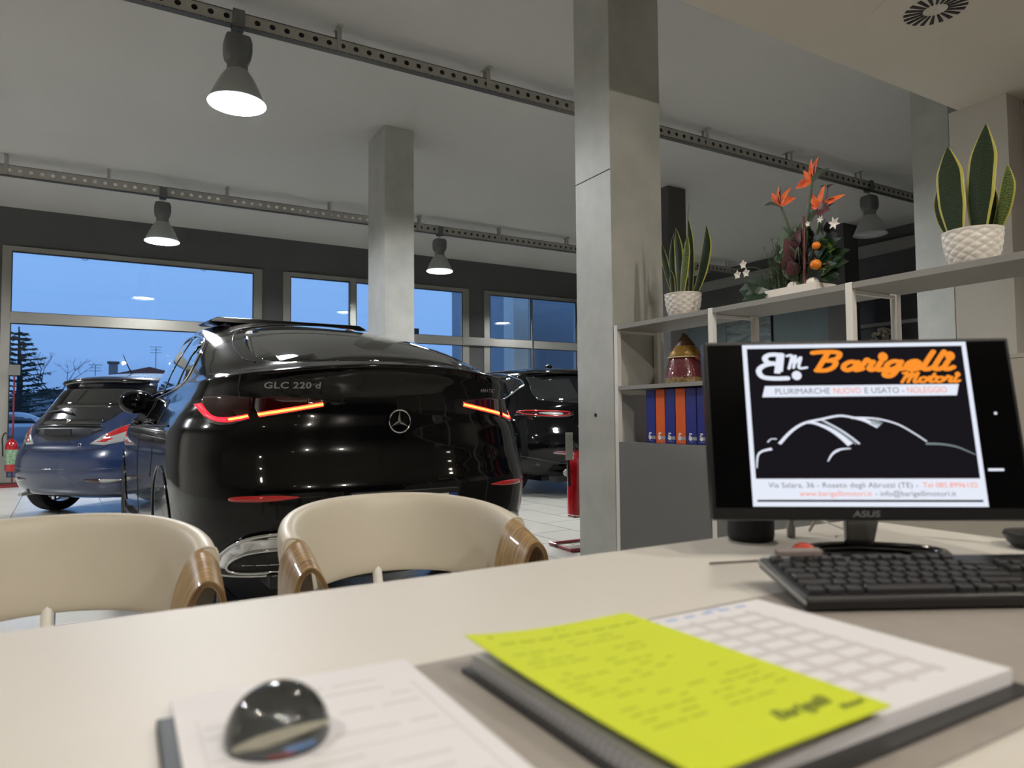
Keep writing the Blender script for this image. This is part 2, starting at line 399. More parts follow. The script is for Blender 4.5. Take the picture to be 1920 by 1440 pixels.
M_bulb2 = mat('lamp_rim_lit', '#ffffff', .3, emit=(.8, .95, 1, 1), es=2)
lamp0 = high_bay()
lamps = [((.87, 5.723, 4.072), 'large lit pendant lamp on the tray above the black car, nearest the desk'),
         ((.66, 10.55, 4.03), 'lit pendant lamp hanging in front of the widest window pane'),
         ((4.80, 10.55, 4.03), 'lit pendant lamp hanging just right of the slim grey column'),
         ((9.10, 5.723, 4.072), 'unlit grey pendant lamp above the bird of paradise flowers'),
         ((4.72, 5.723, 4.072), 'lit pendant lamp behind the big grey column'),
         ((-3.4, 10.55, 4.03), 'lit pendant lamp outside the left of the view'),
         ((-3.3, 5.723, 4.072), 'lit pendant lamp outside the left of the view near the desk row'),
         ((8.95, 10.55, 4.03), 'lit pendant lamp hidden behind the big grey column, by the window wall')]
for i, (p, l) in enumerate(lamps):
    o = lamp0 if i == 0 else copy_tree(lamp0)
    o.location = p; tag(o, l, 'lamp', 'pendant lamps under the cable trays')
    if 'unlit' in l:
        for c in kids(o):
            if c.name.startswith('diffuser'): c.data = c.data.copy(); c.data.materials[0] = M_bulboff
            if c.name.startswith('rim'): c.data = c.data.copy(); c.data.materials[0] = M_shade
# recessed downlights of the office soffit (out of view), with two added column washers
def downlight(x, y, s=1.0, tilt=0, cone=125):
    r = root('downlight', 'unseen recessed round ceiling spot over the office side', 'ceiling light', (x, y, HS), group='recessed ceiling spots in the lowered ceiling')
    MB().lathe([(.085, 0), (.085, -.008), (.068, -.010), (.068, 0)], 32, cap=False).build('ring', M_post, r, smooth=40)
    MB().lathe([(.066, -.004), (.066, -.002)], 24).build('lens', M_warm, r)
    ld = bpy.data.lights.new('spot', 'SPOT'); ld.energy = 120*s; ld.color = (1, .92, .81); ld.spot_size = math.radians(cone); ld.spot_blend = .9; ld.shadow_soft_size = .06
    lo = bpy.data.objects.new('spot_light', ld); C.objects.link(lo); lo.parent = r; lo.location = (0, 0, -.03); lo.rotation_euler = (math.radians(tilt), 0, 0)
M_warm = mat('warm_lamp_glow', '#ffffff', .5, emit=(1, .92, .8, 1), es=8)
for x, y, s_ in ((1.75, 1.75, .6), (-.1, -.9, .9), (4.0, .5, 1.0), (-1.5, .6, 1.2)): downlight(x, y, s_)
downlight(.6, -1.5, 1.5, 62, 100); downlight(2.1, -1.5, 1.9, 62, 100)  # added wash spots, tilted forward to brighten the column fronts
# swirl vent in the soffit
r = root('ceiling_vent', 'round swirl air vent with black radial slots in the lowered ceiling', 'vent', (3.56, 1.86, HS))
MB().lathe([(.30, 0), (.30, -.004), (.02, -.006)], 48).build('plate', M_soff, r, smooth=40)
for k in range(20):
    a = 2*PI*k/20; Mx = Matrix.Rotation(a, 4, 'Z')
    MB().prism([(.055, -.006), (.14, -.011), (.14, .009), (.055, .004)], lambda u, v, d: Mx @ Vector((u, v, d)), -.009, -.003).build('slot', M_seal, r)
MB().lathe([(.008, -.010), (.008, -.004)], 12).build('screw', M_chrome, r)

# ------------------------------------------------------------------ cars
def pchip(t, X, Y):
    X = np.array(X, float); Y = np.array(Y, float); h = np.diff(X); d = np.diff(Y)/h; m = np.zeros_like(Y)
    for i in range(1, len(Y)-1):
        if d[i-1]*d[i] > 0: m[i] = 2/(1/d[i-1]+1/d[i])
    m[0] = d[0]; m[-1] = d[-1]
    i = np.clip(np.searchsorted(X, t)-1, 0, len(h)-1); u = (t-X[i])/h[i]
    return Y[i]*(1+2*u)*(1-u)**2+m[i]*h[i]*u*(1-u)**2+Y[i+1]*u*u*(3-2*u)+m[i+1]*h[i]*u*u*(u-1)
def car_body(rows, sub=7, N=30, crown=.10):
    """rows: z, rear s, front s, half width, rear corner length, rear exponent, front corner length"""
    R = np.array(rows, float); t = np.arange(len(R)); tt = np.linspace(0, len(R)-1, (len(R)-1)*sub+1)
    T = np.stack([pchip(tt, t, R[:, c]) for c in range(R.shape[1])], 1)
    vs_ = []; K = None
    for z, sr, sf, w_, Lr, nr, Lf in T:
        L = sf-sr; Lr = min(Lr, L*.49); Lf = min(Lf, L*.49); ring = []
        for k in range(N+1):                       # rear, left to right
            a = PI*k/N; c, s_ = math.cos(a), math.sin(a)
            ring.append((-w_*math.copysign(abs(c)**(2/nr), c), sr+Lr-Lr*abs(s_)**(2/nr), z))
        for k in range(1, 9): ring.append((w_, sr+Lr+(L-Lr-Lf)*k/9, z))
        for k in range(N+1):
            a = PI*k/N; c, s_ = math.cos(a), math.sin(a)
            ring.append((w_*math.copysign(abs(c)**(2/2.6), c), sf-Lf+Lf*abs(s_)**(2/2.6), z))
        for k in range(1, 9): ring.append((-w_, sf-Lf-(L-Lr-Lf)*k/9, z))
        K = len(ring); vs_ += ring
    vs_ = [(x, y, z-crown*x*x*min(1, max(0, (z-.85)/.3))) for x, y, z in vs_]
    n = len(T)
    fs = [(j*K+k, j*K+(k+1) % K, (j+1)*K+(k+1) % K, (j+1)*K+k) for j in range(n-1) for k in range(K)]
    fs += [tuple(range(K))[::-1], tuple((n-1)*K+k for k in range(K))]
    return vs_, fs
class Skin:
    def __init__(s, vs_, fs): s.t = BVHTree.FromPolygons([Vector(v) for v in vs_], fs)
    def hit(s, u, v, fr):
        o, d = {'rear': (Vector((u, -3, v)), Vector((0, 1, 0))), 'left': (Vector((-4, u, v)), Vector((1, 0, 0))),
                'right': (Vector((4, u, v)), Vector((-1, 0, 0))), 'top': (Vector((u, v, 4)), Vector((0, 0, -1)))}[fr]
        p, n, i, ds = s.t.ray_cast(o, d)
        if p is None:
            q = {'rear': Vector((u, .3, v)), 'left': Vector((-.8, u, v)), 'right': Vector((.8, u, v)), 'top': Vector((u, v, 1.4))}[fr]
            p, n, i, ds = s.t.find_nearest(q)
        if n.dot(d) > 0: n = -n
        return p, n
    def patch(s, name, poly, fr, m, par, off=.004, th=.006, res=.05):
        bm = bmesh.new(); vv = [bm.verts.new((u, v, 0)) for u, v in poly]; f = bm.faces.new(vv)
        us = [p[0] for p in poly]; vs_ = [p[1] for p in poly]
        for ax, a, b in ((0, min(us), max(us)), (1, min(vs_), max(vs_))):
            k = a+res
            while k < b:
                nrm = (1, 0, 0) if ax == 0 else (0, 1, 0); co = (k, 0, 0) if ax == 0 else (0, k, 0)
                bmesh.ops.bisect_plane(bm, geom=bm.verts[:]+bm.edges[:]+bm.faces[:], plane_co=co, plane_no=nrm, dist=1e-5); k += res
        bmesh.ops.triangulate(bm, faces=[f for f in bm.faces if len(f.verts) > 4])
        for v in bm.verts:
            p, n = s.hit(v.co.x, v.co.y, fr); v.co = p+n*off
        me = bpy.data.meshes.new(name); bm.normal_update()
        q, n = s.hit(sum(us)/len(us), sum(vs_)/len(vs_), fr)
        fc = min(bm.faces, key=lambda f: (f.calc_center_median()-q).length)
        if fc.normal.dot(n) < 0: bmesh.ops.reverse_faces(bm, faces=bm.faces[:])
        bm.to_mesh(me); bm.free(); me.materials.append(m)
        o = bpy.data.objects.new(name, me); C.objects.link(o); o.parent = par
        me.polygons.foreach_set('use_smooth', [True]*len(me.polygons))
        so = o.modifiers.new('solid', 'SOLIDIFY'); so.thickness = th; so.offset = -1
        return o
    def line(s, name, path, fr, m, par, r=.004, off=.001, closed=False, n=6):
        P = []
        for u, v in path:
            p, nn = s.hit(u, v, fr); P.append(p+nn*off)
        return MB().tube(P, r, n, closed=closed).build(name, m, par, smooth=60)
    def text(s, name, body, x, z, size, m, par, fr='rear', off=.003, sx=1.2, shear=0, bold=.0):
        vs_, fs = text2d(body, size, shear, bold, 'CENTER', 1.05, sx)
        V = []
        for u, v in vs_:
            p, n = s.hit(x+u, z+v, fr); V.append(p+n*off)
        return MB().add(V, fs).build(name, m, par)
def wheel(par, x, s, R_, wd, m_rim, side, spokes=5):
    b = MB(); Mx = Matrix.Translation((x, s, R_)) @ Matrix.Rotation(PI/2, 4, 'Y'); h = wd/2
    prof = [(R_*.70, -h*.8), (R_*.86, -h), (R_*.95, -h*.93), (R_*.99, -h*.72), (R_, -h*.5)]
    for g in (-.33, 0, .33): prof += [(R_, h*g-.006), (R_-.008, h*g-.004), (R_-.008, h*g+.004), (R_, h*g+.006)]
    prof += [(R_, h*.5), (R_*.99, h*.72), (R_*.95, h*.93), (R_*.86, h), (R_*.70, h*.8)]
    b.lathe(prof, 56, M=Mx, cap=False); t = b.build('wheel', M_tyre, par, smooth=40)
    r_ = MB(); r_.lathe([(R_*.68, -h*.8), (R_*.71, -h*.85), (R_*.71, h*.85), (R_*.68, h*.8), (R_*.66, 0)], 48, M=Mx, cap=False)
    r_.lathe([(.07, side*h*.3), (.07, side*h*.62), (.04, side*h*.68)], 20, M=Mx)
    for k in range(spokes*2):
        a = 2*PI*(k//2)/spokes+(.16 if k % 2 else -.16); M2 = Mx @ Matrix.Rotation(a, 4, 'Z')
        r_.prism([(.05, -.016), (R_*.69, -.012), (R_*.69, .012), (.05, .016)], lambda u, v, d: M2 @ Vector((u, v, d)), side*h*.45, side*h*.72)
    r_.build('rim', m_rim, t, smooth=30)
    MB().lathe([(.15, -.012), (.15, .012)], 32, M=Mx).build('brake_disc', mat('brake_metal', '#6d6d6d', .4, metal=.8), t)
    return t
def car(name, label, loc, rz, rows, paint, wheels, arch_r):
    r = root(name, label, 'car', loc, rz)
    vs_, fs = car_body(rows); sk = Skin(vs_, fs)
    b = MB().add(vs_, fs); o = b.build('body', [paint, M_trimb], r, smooth=50)
    cut = MB()
    for s_, R_ in wheels:
        for sd in (-1, 1):
            xm = max(p[3] for p in rows)
            Mx = Matrix.Translation((sd*(xm-.02), s_, R_-.02)) @ Matrix.Rotation(PI/2, 4, 'Y')
            cut.lathe([(arch_r, -.30), (arch_r, .30)], 48, mi=1, M=Mx)
    co = cut.build('cutter', [paint, M_trimb])
    bo = o.modifiers.new('arch', 'BOOLEAN'); bo.object = co; bo.operation = 'DIFFERENCE'; bo.solver = 'EXACT'
    dg = bpy.context.evaluated_depsgraph_get(); me = bpy.data.meshes.new_from_object(o.evaluated_get(dg))
    old = o.data; o.modifiers.clear(); o.data = me; bpy.data.meshes.remove(old); bpy.data.objects.remove(co)
    me.polygons.foreach_set('use_smooth', [True]*len(me.polygons)); me.set_sharp_from_angle(angle=math.radians(50))
    for s_, R_ in wheels:
        for sd, fr in ((-1, 'left'), (1, 'right')):
            pa = [(s_+arch_r*math.cos(a), R_-.02+arch_r*math.sin(a)) for a in [PI*k/28+0.0 for k in range(29)]]
            pa = [(u, max(v, .24)) for u, v in pa]
            sk.line('arch_trim', pa, fr, paint, r, r=.007, off=.001, n=8)
    return r, sk
# --- black coupe SUV in the foreground
G_rows = [  # z, rear, front, half width, rear corner L, rear n, front L
    (.20, .42, 4.20, .80, .8, 2.6, 1.0), (.24, .20, 4.45, .88, .8, 2.8, 1.1), (.30, .08, 4.55, .92, .8, 3.0, 1.1), (.40, .03, 4.60, .935, .8, 3.1, 1.2),
    (.52, -.01, 4.60, .94, .8, 3.1, 1.2), (.64, -.02, 4.60, .945, .8, 3.1, 1.2), (.74, .01, 4.58, .945, .8, 3.1, 1.2), (.84, .045, 4.52, .94, .8, 3.1, 1.2),
    (.94, .06, 4.45, .93, .8, 3.1, 1.3), (1.02, .07, 4.30, .905, .8, 3.0, 1.3), (1.08, .065, 4.05, .88, .75, 2.9, 1.2), (1.14, .045, 3.65, .85, .7, 2.8, 1.0),
    (1.20, .015, 3.50, .825, .62, 2.6, .9), (1.232, .01, 3.46, .815, .6, 2.5, .9), (1.242, .045, 3.44, .81, .62, 2.5, .9), (1.26, .12, 3.42, .80, .66, 2.5, .85),
    (1.31, .235, 3.34, .785, .7, 2.5, .8), (1.39, .46, 3.22, .75, .75, 2.4, .75), (1.47, .78, 3.10, .705, .75, 2.4, .7), (1.55, 1.22, 2.97, .655, .72, 2.3, .65),
    (1.60, 1.54, 2.87, .62, .67, 2.3, .6), (1.64, 1.82, 2.80, .57, .6, 2.3, .5), (1.668, 2.02, 2.72, .46, .5, 2.2, .4), (1.68, 2.2, 2.6, .25, .25, 2, .2)]
G, gs = car('coupe_car', 'black coupe SUV seen from behind with glowing red tail lights, just beyond the desk', (1.25, 3.16, 0), math.radians(2.45), G_rows, M_paint, ((1.0, .36), (3.75, .36)), .40)
for s_ in (1.0, 3.75):
    for sd in (-1, 1): wheel(G, sd*.80, s_, .36, .25, M_rimm, sd)
# rear window and tailgate lines
rw = smooth2([(-.56, .33), (-.48, .235), (-.30, .155), (0, .115), (.30, .155), (.48, .235), (.56, .33), (.595, .46), (.57, .78), (.51, 1.06), (.43, 1.25), (.2, 1.32), (-.2, 1.32), (-.43, 1.25), (-.51, 1.06), (-.57, .78), (-.595, .46)], 4, True)
gs.patch('rear_window', rw, 'top', M_cglass, G, off=.002, th=.006, res=.08)
seam = smooth2([(-.61, .36), (-.645, .50), (-.625, .80), (-.56, 1.12), (-.50, 1.32), (-.40, 1.40), (-.2, 1.44), (0, 1.45), (.2, 1.44), (.40, 1.40), (.50, 1.32), (.56, 1.12), (.625, .80), (.645, .50), (.61, .36)], 5)
gs.line('tailgate_seam', seam, 'top', M_blackg, G, r=.004, off=.001)
gs.line('spoiler_lip', [(x, 1.225-.10*x*x) for x in np.linspace(-.64, .64, 25)], 'rear', M_paint, G, r=.008, off=.0, n=8)
gs.line('shut_line', smooth2([(-.70, 1.19), (-.71, 1.12), (-.70, 1.07)], 4), 'rear', M_seal, G, r=.003)
gs.line('shut_line', smooth2([(.70, 1.19), (.71, 1.12), (.70, 1.07)], 4), 'rear', M_seal, G, r=.003)
# sunroof panel tilted up
MB().prism([(-.56, 0), (-.50, .022), (.50, .022), (.56, 0), (.54, -.012), (-.54, -.012)], lambda u, v, d: Vector((u, d, 1.684+v-.10*u*u+(d-2.05)*.045)), 1.95, 2.42).build('sunroof_panel', M_blackg, G, bevel=.006)
for x in (-.44, .41): MB().box(x, x+.03, 2.0, 2.36, 1.60, 1.67).build('sunroof_hinge', M_black, G)
# tail lights
for sd in (-1, 1):
    X = lambda pts: [(sd*a, b) for a, b in pts]
    lens_o = X([(-.655, 1.075), (-.66, 1.03), (-.675, .975), (-.74, .955), (-.78, .952), (-.81, .962), (-.835, 1.00), (-.85, 1.055), (-.82, 1.085), (-.75, 1.088)])
    lens_i = X([(-.36, 1.062), (-.355, 1.045), (-.37, 1.030), (-.50, 1.005), (-.63, .982), (-.648, 1.03), (-.643, 1.075), (-.55, 1.082), (-.42, 1.072)])
    a = gs.patch('tail_light', lens_o, 'rear', M_lens, G, off=.006, th=.012, res=.03)
    b = gs.patch('tail_light', lens_i, 'rear', M_lens, G, off=.006, th=.012, res=.03)
    pin = smooth2(X([(-.368, 1.045), (-.50, 1.021), (-.635, .996)]), 8)
    pout = smooth2(X([(-.672, .990), (-.73, .976), (-.77, .974), (-.803, .986), (-.825, 1.015), (-.838, 1.05)]), 6)
    gs.patch('light_bar', ribbon(pin, .021), 'rear', M_bar, b, off=.009, th=.004, res=.03)
    gs.patch('light_bar_core', ribbon(pin, .010), 'rear', M_core, b, off=.0115, th=.003, res=.03)
    gs.patch('light_bar', ribbon(pout, .021), 'rear', M_bar2, a, off=.009, th=.004, res=.03)
    gs.patch('light_bar_core', ribbon(pout[:9], .009), 'rear', M_core, a, off=.0115, th=.003, res=.03)
    # bumper reflector, exhaust surround
    ref = smooth2(X([(-.49, .632), (-.60, .643), (-.74, .640), (-.765, .63), (-.74, .618), (-.60, .618)]), 4, True)
    gs.patch('bumper_reflector', ref, 'rear', M_lensb, G, off=.004, th=.006, res=.05)
    ring_o = smooth2(X([(-.79, .33), (-.765, .40), (-.70, .455), (-.60, .478), (-.42, .487), (-.38, .47), (-.375, .40), (-.38, .33), (-.42, .30), (-.60, .292), (-.75, .295)]), 5, True)
    ring_i = smooth2(X([(-.745, .335), (-.72, .375), (-.66, .402), (-.56, .412), (-.44, .415), (-.415, .40), (-.41, .37), (-.415, .335), (-.44, .318), (-.58, .312), (-.71, .312)]), 5, True)
    ex = gs.patch('exhaust_surround', ring_o, 'rear', M_chrome, G, off=.020, th=.04, res=.05)
    gs.patch('exhaust_opening', ring_i, 'rear', M_seal, ex, off=.0215, th=.004, res=.05)
    P = [];
    for u, v in ring_i: p, n = gs.hit(u, v, 'rear'); P.append(p+n*.024)
    MB().tube(P, .007, 8, closed=True).build('exhaust_ring', M_chrome, ex, smooth=60)
    P = []
    for u, v in ring_o: p, n = gs.hit(u, v, 'rear'); P.append(p+n*.018)
    MB().tube(P, .008, 8, closed=True).build('surround_edge', M_chrome, ex, smooth=60)
    # side windows
    fr = 'left' if sd < 0 else 'right'
    dlo = smooth2([(3.28, 1.12), (2.6, 1.12), (1.8, 1.14), (1.30, 1.175), (1.08, 1.24), (1.06, 1.31), (1.20, 1.39), (1.5, 1.47), (2.0, 1.535), (2.4, 1.535), (2.72, 1.45), (3.0, 1.30)], 5, True)
    ww = gs.patch('side_window', dlo, fr, M_cglass, G, off=.003, th=.006, res=.08)
    gs.line('window_trim', dlo, fr, M_chrome, ww, r=.006, off=.004, closed=True, n=8)
    for q0, q1 in (((2.05, 1.13), (1.98, 1.53)), ((1.46, 1.17), (1.36, 1.42))):
        gs.patch('window_pillar', ribbon([q0, q1], .05), fr, M_blackg, ww, off=.006, th=.006, res=.06)
    gs.line('shoulder_line', [(s_, .93+.02*math.sin(s_)) for s_ in np.linspace(.9, 3.9, 20)], fr, M_paint, G, r=.008, off=-.002)
    for s0 in (1.55, 2.55):
        p0, n0 = gs.hit(s0, .96, fr); p1, n1 = gs.hit(s0+.20, .955, fr)
        MB().tube([p0+n0*.005, p0+n0*.035+Vector((0, .02, 0)), p1+n1*.035-Vector((0, .02, 0)), p1+n1*.005], .012, 8).build('door_handle', M_paint, G, smooth=60)
    for s0 in (.0, ): gs.line('door_seam', [(1.55, 1.1), (1.45, .95), (1.42, .8), (1.48, .65)], fr, M_seal, G, r=.0025)
    gs.line('door_seam', [(2.30, z) for z in np.linspace(.36, 1.14, 10)], fr, M_seal, G, r=.0025)
    # running board
    MB().box(sd*.86, sd*.955, 1.5, 3.25, .27, .30).build('running_board', M_trimb, G, bevel=.01)
    # mirror
    mz = Matrix.Translation((sd*.925, 2.70, 1.11)) @ Matrix.Diagonal((.115, .075, .085, 1))
    prof = [(math.sin(PI*k/10)**.7, -math.cos(PI*k/10)) for k in range(11)]
    mi = MB().lathe([(max(q, .02), z) for q, z in prof], 20, M=mz).tube([(sd*.82, 2.75, 1.03), (sd*.88, 2.74, 1.045), (sd*.93, 2.73, 1.06)], .022, 8).build('side_mirror', M_paint, G, smooth=60)
    MB().lathe([(.9, 0), (.9, .02)], 20, M=Matrix.Translation((sd*.925, 2.635, 1.11)) @ Matrix.Rotation(PI/2, 4, 'X') @ Matrix.Diagonal((.105, .068, .2, 1))).build('mirror_glass', M_cglass, mi)
# star emblem
p0, _ = gs.hit(0, .955, 'rear')
em = MB(); R_ = .055; cy = p0.y-.008
em.tube([(R_*math.cos(a), cy, .962+R_*math.sin(a)) for a in [2*PI*k/40 for k in range(40)]], .0042, 8, closed=True)
for k in range(3):
    a = PI/2+2*PI*k/3; d = Vector((math.cos(a), 0, math.sin(a))); q = Vector((-math.sin(a), 0, math.cos(a))); c0 = Vector((0, cy-.004, .962))
    tip = c0+d*(R_-.002)+Vector((0, .003, 0)); A = c0+q*.011+Vector((0, .006, 0)); B = c0-q*.011+Vector((0, .006, 0)); bk = c0+Vector((0, .01, 0))
    em.add([c0+Vector((0, -.006, 0)), A, tip, B, bk], [(0, 1, 2), (0, 2, 3), (1, 4, 2), (4, 3, 2), (0, 3, 4, 1)])
em.build('star_emblem', M_chrome, G)
M_letter = mat('badge_letters', '#85878a', .3, metal=.5)
gs.text('model_badge', 'GLC 220 d', -.50, 1.118, .040, M_letter, G, bold=.0008, sx=1.25)
gs.text('drive_badge', '4MATIC', .535, 1.112, .026, M_letter, G, bold=.0005, sx=1.25)
# licence plate
M_plate = mat('licence_plate_white', '#c9cac4', .4); M_eu = mat('licence_plate_blue', '#10307c', .4); M_yel = mat('plate_yellow', '#d9b93a', .5)
pl = MB().box(-.26, .26, -.045, -.035, .50, .61).build('licence_plate', M_plate, G)
MB().box(.215, .26, -.0465, -.035, .50, .61).build('blue_band', M_eu, pl)
MB().box(-.26, -.215, -.0465, -.035, .50, .61).build('blue_band', M_eu, pl)
MB().tube([(.237+.012*math.cos(a), -.047, .583+.012*math.sin(a)) for a in [2*PI*k/16 for k in range(16)]], .0012, 5, closed=True).build('star_circle', M_yel, pl)
MB().box(-.28, .28, -.037, -.01, .46, .64).build('plate_recess', M_trimb, G, bevel=.01)
MB().box(-.60, .60, .10, .30, .225, .29).build('rear_diffuser', M_trimb, G, bevel=.012)

# --- blue hatchback
Y_rows = [
    (.20, .25, 3.5, .66, .6, 2.6, .8), (.25, .08, 3.72, .77, .6, 2.8, .9), (.34, .015, 3.80, .815, .62, 2.9, 1.0), (.46, -.01, 3.83, .83, .65, 2.9, 1.0), (.58, .0, 3.84, .84, .65, 2.9, 1.0),
    (.68, .035, 3.82, .84, .65, 2.9, 1.0), (.74, .07, 3.78, .84, .65, 2.8, 1.0), (.84, .10, 3.65, .835, .65, 2.7, 1.0), (.94, .15, 3.45, .82, .65, 2.6, 1.0), (1.02, .20, 3.15, .79, .62, 2.5, .9),
    (1.12, .26, 2.95, .755, .6, 2.4, .8), (1.24, .35, 2.75, .715, .55, 2.4, .7), (1.34, .43, 2.58, .67, .5, 2.4, .6), (1.39, .45, 2.50, .645, .45, 2.4, .6), (1.415, .42, 2.44, .62, .45, 2.4, .6),
    (1.435, .46, 2.38, .60, .45, 2.4, .6), (1.47, .70, 2.22, .54, .5, 2.3, .5), (1.50, 1.0, 2.0, .42, .4, 2.1, .4), (1.51, 1.2, 1.8, .25, .25, 2, .25)]
Yc, ys = car('hatchback_car', 'dark blue small hatchback parked by the window, seen from behind at an angle', (-.42, 8.22, 0), math.radians(-47), Y_rows, M_bluep, ((.66, .315), (3.05, .315)), .345)
for s_ in (.66, 3.05):
    for sd in (-1, 1): wheel(Yc, sd*.72, s_, .315, .20, M_rims, sd)
M_bandb = mat('black_tailgate_panel', (.008, .009, .012, 1), .12, coat=1)
ys.patch('rear_window', smooth2([(-.60, 1.33), (-.63, 1.27), (-.50, 1.05), (-.42, .965), (-.30, .94), (.30, .94), (.42, .965), (.50, 1.05), (.63, 1.27), (.60, 1.33), (.3, 1.355), (-.3, 1.355)], 4, True), 'rear', M_bandb, Yc, off=.003, res=.06)
ys.patch('window_glass', smooth2([(-.52, 1.30), (-.54, 1.26), (-.46, 1.14), (-.3, 1.11), (.3, 1.11), (.46, 1.14), (.54, 1.26), (.52, 1.30), (.3, 1.325), (-.3, 1.325)], 4, True), 'rear', M_cglass, Yc, off=.006, th=.004, res=.06)
ys.patch('plate_recess', smooth2([(-.40, .915), (.40, .915), (.36, .84), (.20, .79), (0, .775), (-.20, .79), (-.36, .84)], 4, True), 'rear', mat('dark_recess', (.006, .008, .014, 1), .35), Yc, off=.002, res=.06)
ys.line('tailgate_handle', [(x, .925) for x in np.linspace(-.4, .4, 12)], 'rear', M_blackg, Yc, r=.011, off=.004, n=8)
ys.line('tailgate_seam', smooth2([(-.70, 1.20), (-.60, 1.00), (-.56, .85), (-.52, .72), (-.35, .685), (0, .675), (.35, .685), (.52, .72), (.56, .85), (.60, 1.00), (.70, 1.20)], 5), 'rear', M_seal, Yc, r=.004)
ys.line('bumper_crease', smooth2([(-.78, .52), (-.4, .50), (0, .50), (.4, .50), (.78, .52)], 5), 'rear', M_bluep, Yc, r=.006, off=0)
ys.line('roof_spoiler', [(x, 1.395-.05*x*x) for x in np.linspace(-.56, .56, 25)], 'rear', M_blackg, Yc, r=.026, off=.008, n=10)
ys.patch('shield_badge', smooth2([(-.028, .99), (.028, .99), (.024, .965), (0, .945), (-.024, .965)], 3, True), 'rear', M_chrome, Yc, off=.010, res=.02)
ys.line('wiper', [(.02, 1.04), (-.16, 1.07), (-.36, 1.055)], 'rear', M_black, Yc, r=.010, off=.02, n=8)
p, n = ys.hit(.26, .73, 'rear')
MB().tube([(.26+.018*math.cos(a), p.y-.004, .735+.018*math.sin(a)) for a in [2*PI*k/20 for k in range(20)]], .0035, 6, closed=True).build('round_badge', M_chrome, Yc)
MB().tube([(0, .95, 1.49), (0, .90, 1.56), (0, .82, 1.70)], [.009, .006, .003], 6).lathe([(.03, 0), (.018, .03)], 12, M=Matrix.Translation((0, .95, 1.475))).build('antenna', M_black, Yc)
for sd in (-1, 1):
    X = lambda pts: [(sd*a, b) for a, b in pts]
    tl = ys.patch('tail_light', X([(.36, .745), (.47, .83), (.60, .92), (.74, .975), (.80, .985), (.815, .95), (.75, .86), (.64, .765), (.50, .735)]), 'rear', M_clear, Yc, off=.006, th=.012, res=.04)
    ys.patch('red_lens', X([(.49, .835), (.60, .915), (.74, .968), (.79, .975), (.785, .945), (.70, .895), (.58, .835), (.50, .805)]), 'rear', M_lensb, tl, off=.009, res=.04)
    ys.patch('red_lens', X([(.42, .765), (.50, .80), (.57, .80), (.50, .76)]), 'rear', M_lensb, tl, off=.009, res=.04)
    fg = ys.patch('fog_light', smooth2(X([(.36, .40), (.48, .412), (.62, .41), (.70, .395), (.62, .375), (.48, .375)]), 3, True), 'rear', M_lens, Yc, off=.005, res=.05)
    ys.patch('reverse_lens', smooth2(X([(.53, .408), (.62, .408), (.69, .395), (.62, .380), (.53, .378)]), 3, True), 'rear', M_clear, fg, off=.007, res=.05)
    fr = 'left' if sd < 0 else 'right'
    ww = ys.patch('side_window', smooth2([(2.65, 1.00), (1.9, 1.01), (1.1, 1.05), (.85, 1.12), (.92, 1.20), (1.3, 1.31), (1.8, 1.37), (2.1, 1.36), (2.4, 1.2)], 4, True), fr, M_cglass, Yc, off=.003, res=.08)
    mz = Matrix.Translation((sd*.92, 2.45, 1.0)) @ Matrix.Diagonal((.10, .06, .07, 1))
    MB().lathe([(max(math.sin(PI*k/8)**.7, .02), -math.cos(PI*k/8)) for k in range(9)], 16, M=mz).tube([(sd*.78, 2.48, .95), (sd*.88, 2.46, .97)], .02, 8).build('side_mirror', M_bluep, Yc, smooth=60)
MB().tube([(-.50, .07, .235), (-.50, .3, .24)], .028, 12, flat=.6).tube([(-.50, .3, .24), (-.2, .5, .26), (.1, .6, .25)], .03, 10).build('exhaust_pipe', M_shade, Yc, smooth=50)
MB().box(-.5, .5, .55, 3.2, .18, .26).box(-.62, .62, .60, .72, .22, .34).build('underbody', M_trimb, Yc)
MB().box(-.17, .17, .045, .06, .835, .895).build('plate_holder', mat('dark_recess', (.006, .008, .014, 1), .35), Yc)

# --- black SUV on the right
S_rows = [
    (.22, .40, 4.3, .80, .7, 2.6, .9), (.28, .16, 4.5, .89, .7, 2.7, 1.0), (.38, .06, 4.6, .93, .75, 2.8, 1.1), (.50, .02, 4.65, .945, .75, 2.8, 1.1), (.62, .0, 4.66, .95, .75, 2.8, 1.1),
    (.74, .03, 4.65, .95, .75, 2.8, 1.1), (.86, .10, 4.55, .945, .75, 2.7, 1.1), (.96, .14, 4.4, .935, .75, 2.7, 1.1), (1.04, .16, 4.2, .91, .75, 2.6, 1.1), (1.12, .18, 3.8, .865, .7, 2.5, 1.0),
    (1.22, .26, 3.35, .81, .7, 2.5, .9), (1.34, .40, 3.15, .76, .65, 2.4, .8), (1.45, .53, 2.98, .71, .6, 2.4, .7), (1.53, .60, 2.86, .665, .55, 2.4, .7), (1.565, .56, 2.8, .635, .5, 2.4, .6),
    (1.585, .60, 2.74, .61, .5, 2.4, .6), (1.61, .80, 2.6, .55, .5, 2.3, .6), (1.64, 1.1, 2.4, .42, .5, 2.1, .5), (1.65, 1.4, 2.1, .25, .3, 2, .3)]
S, ss = car('suv_car', 'black SUV seen from behind, partly hidden by the big grey column', (5.32, 6.85, 0), math.radians(2.0), S_rows, M_paint, ((.98, .37), (3.70, .37)), .41)
for s_ in (.98, 3.70):
    for sd in (-1, 1): wheel(S, sd*.80, s_, .37, .25, M_rimm, sd)
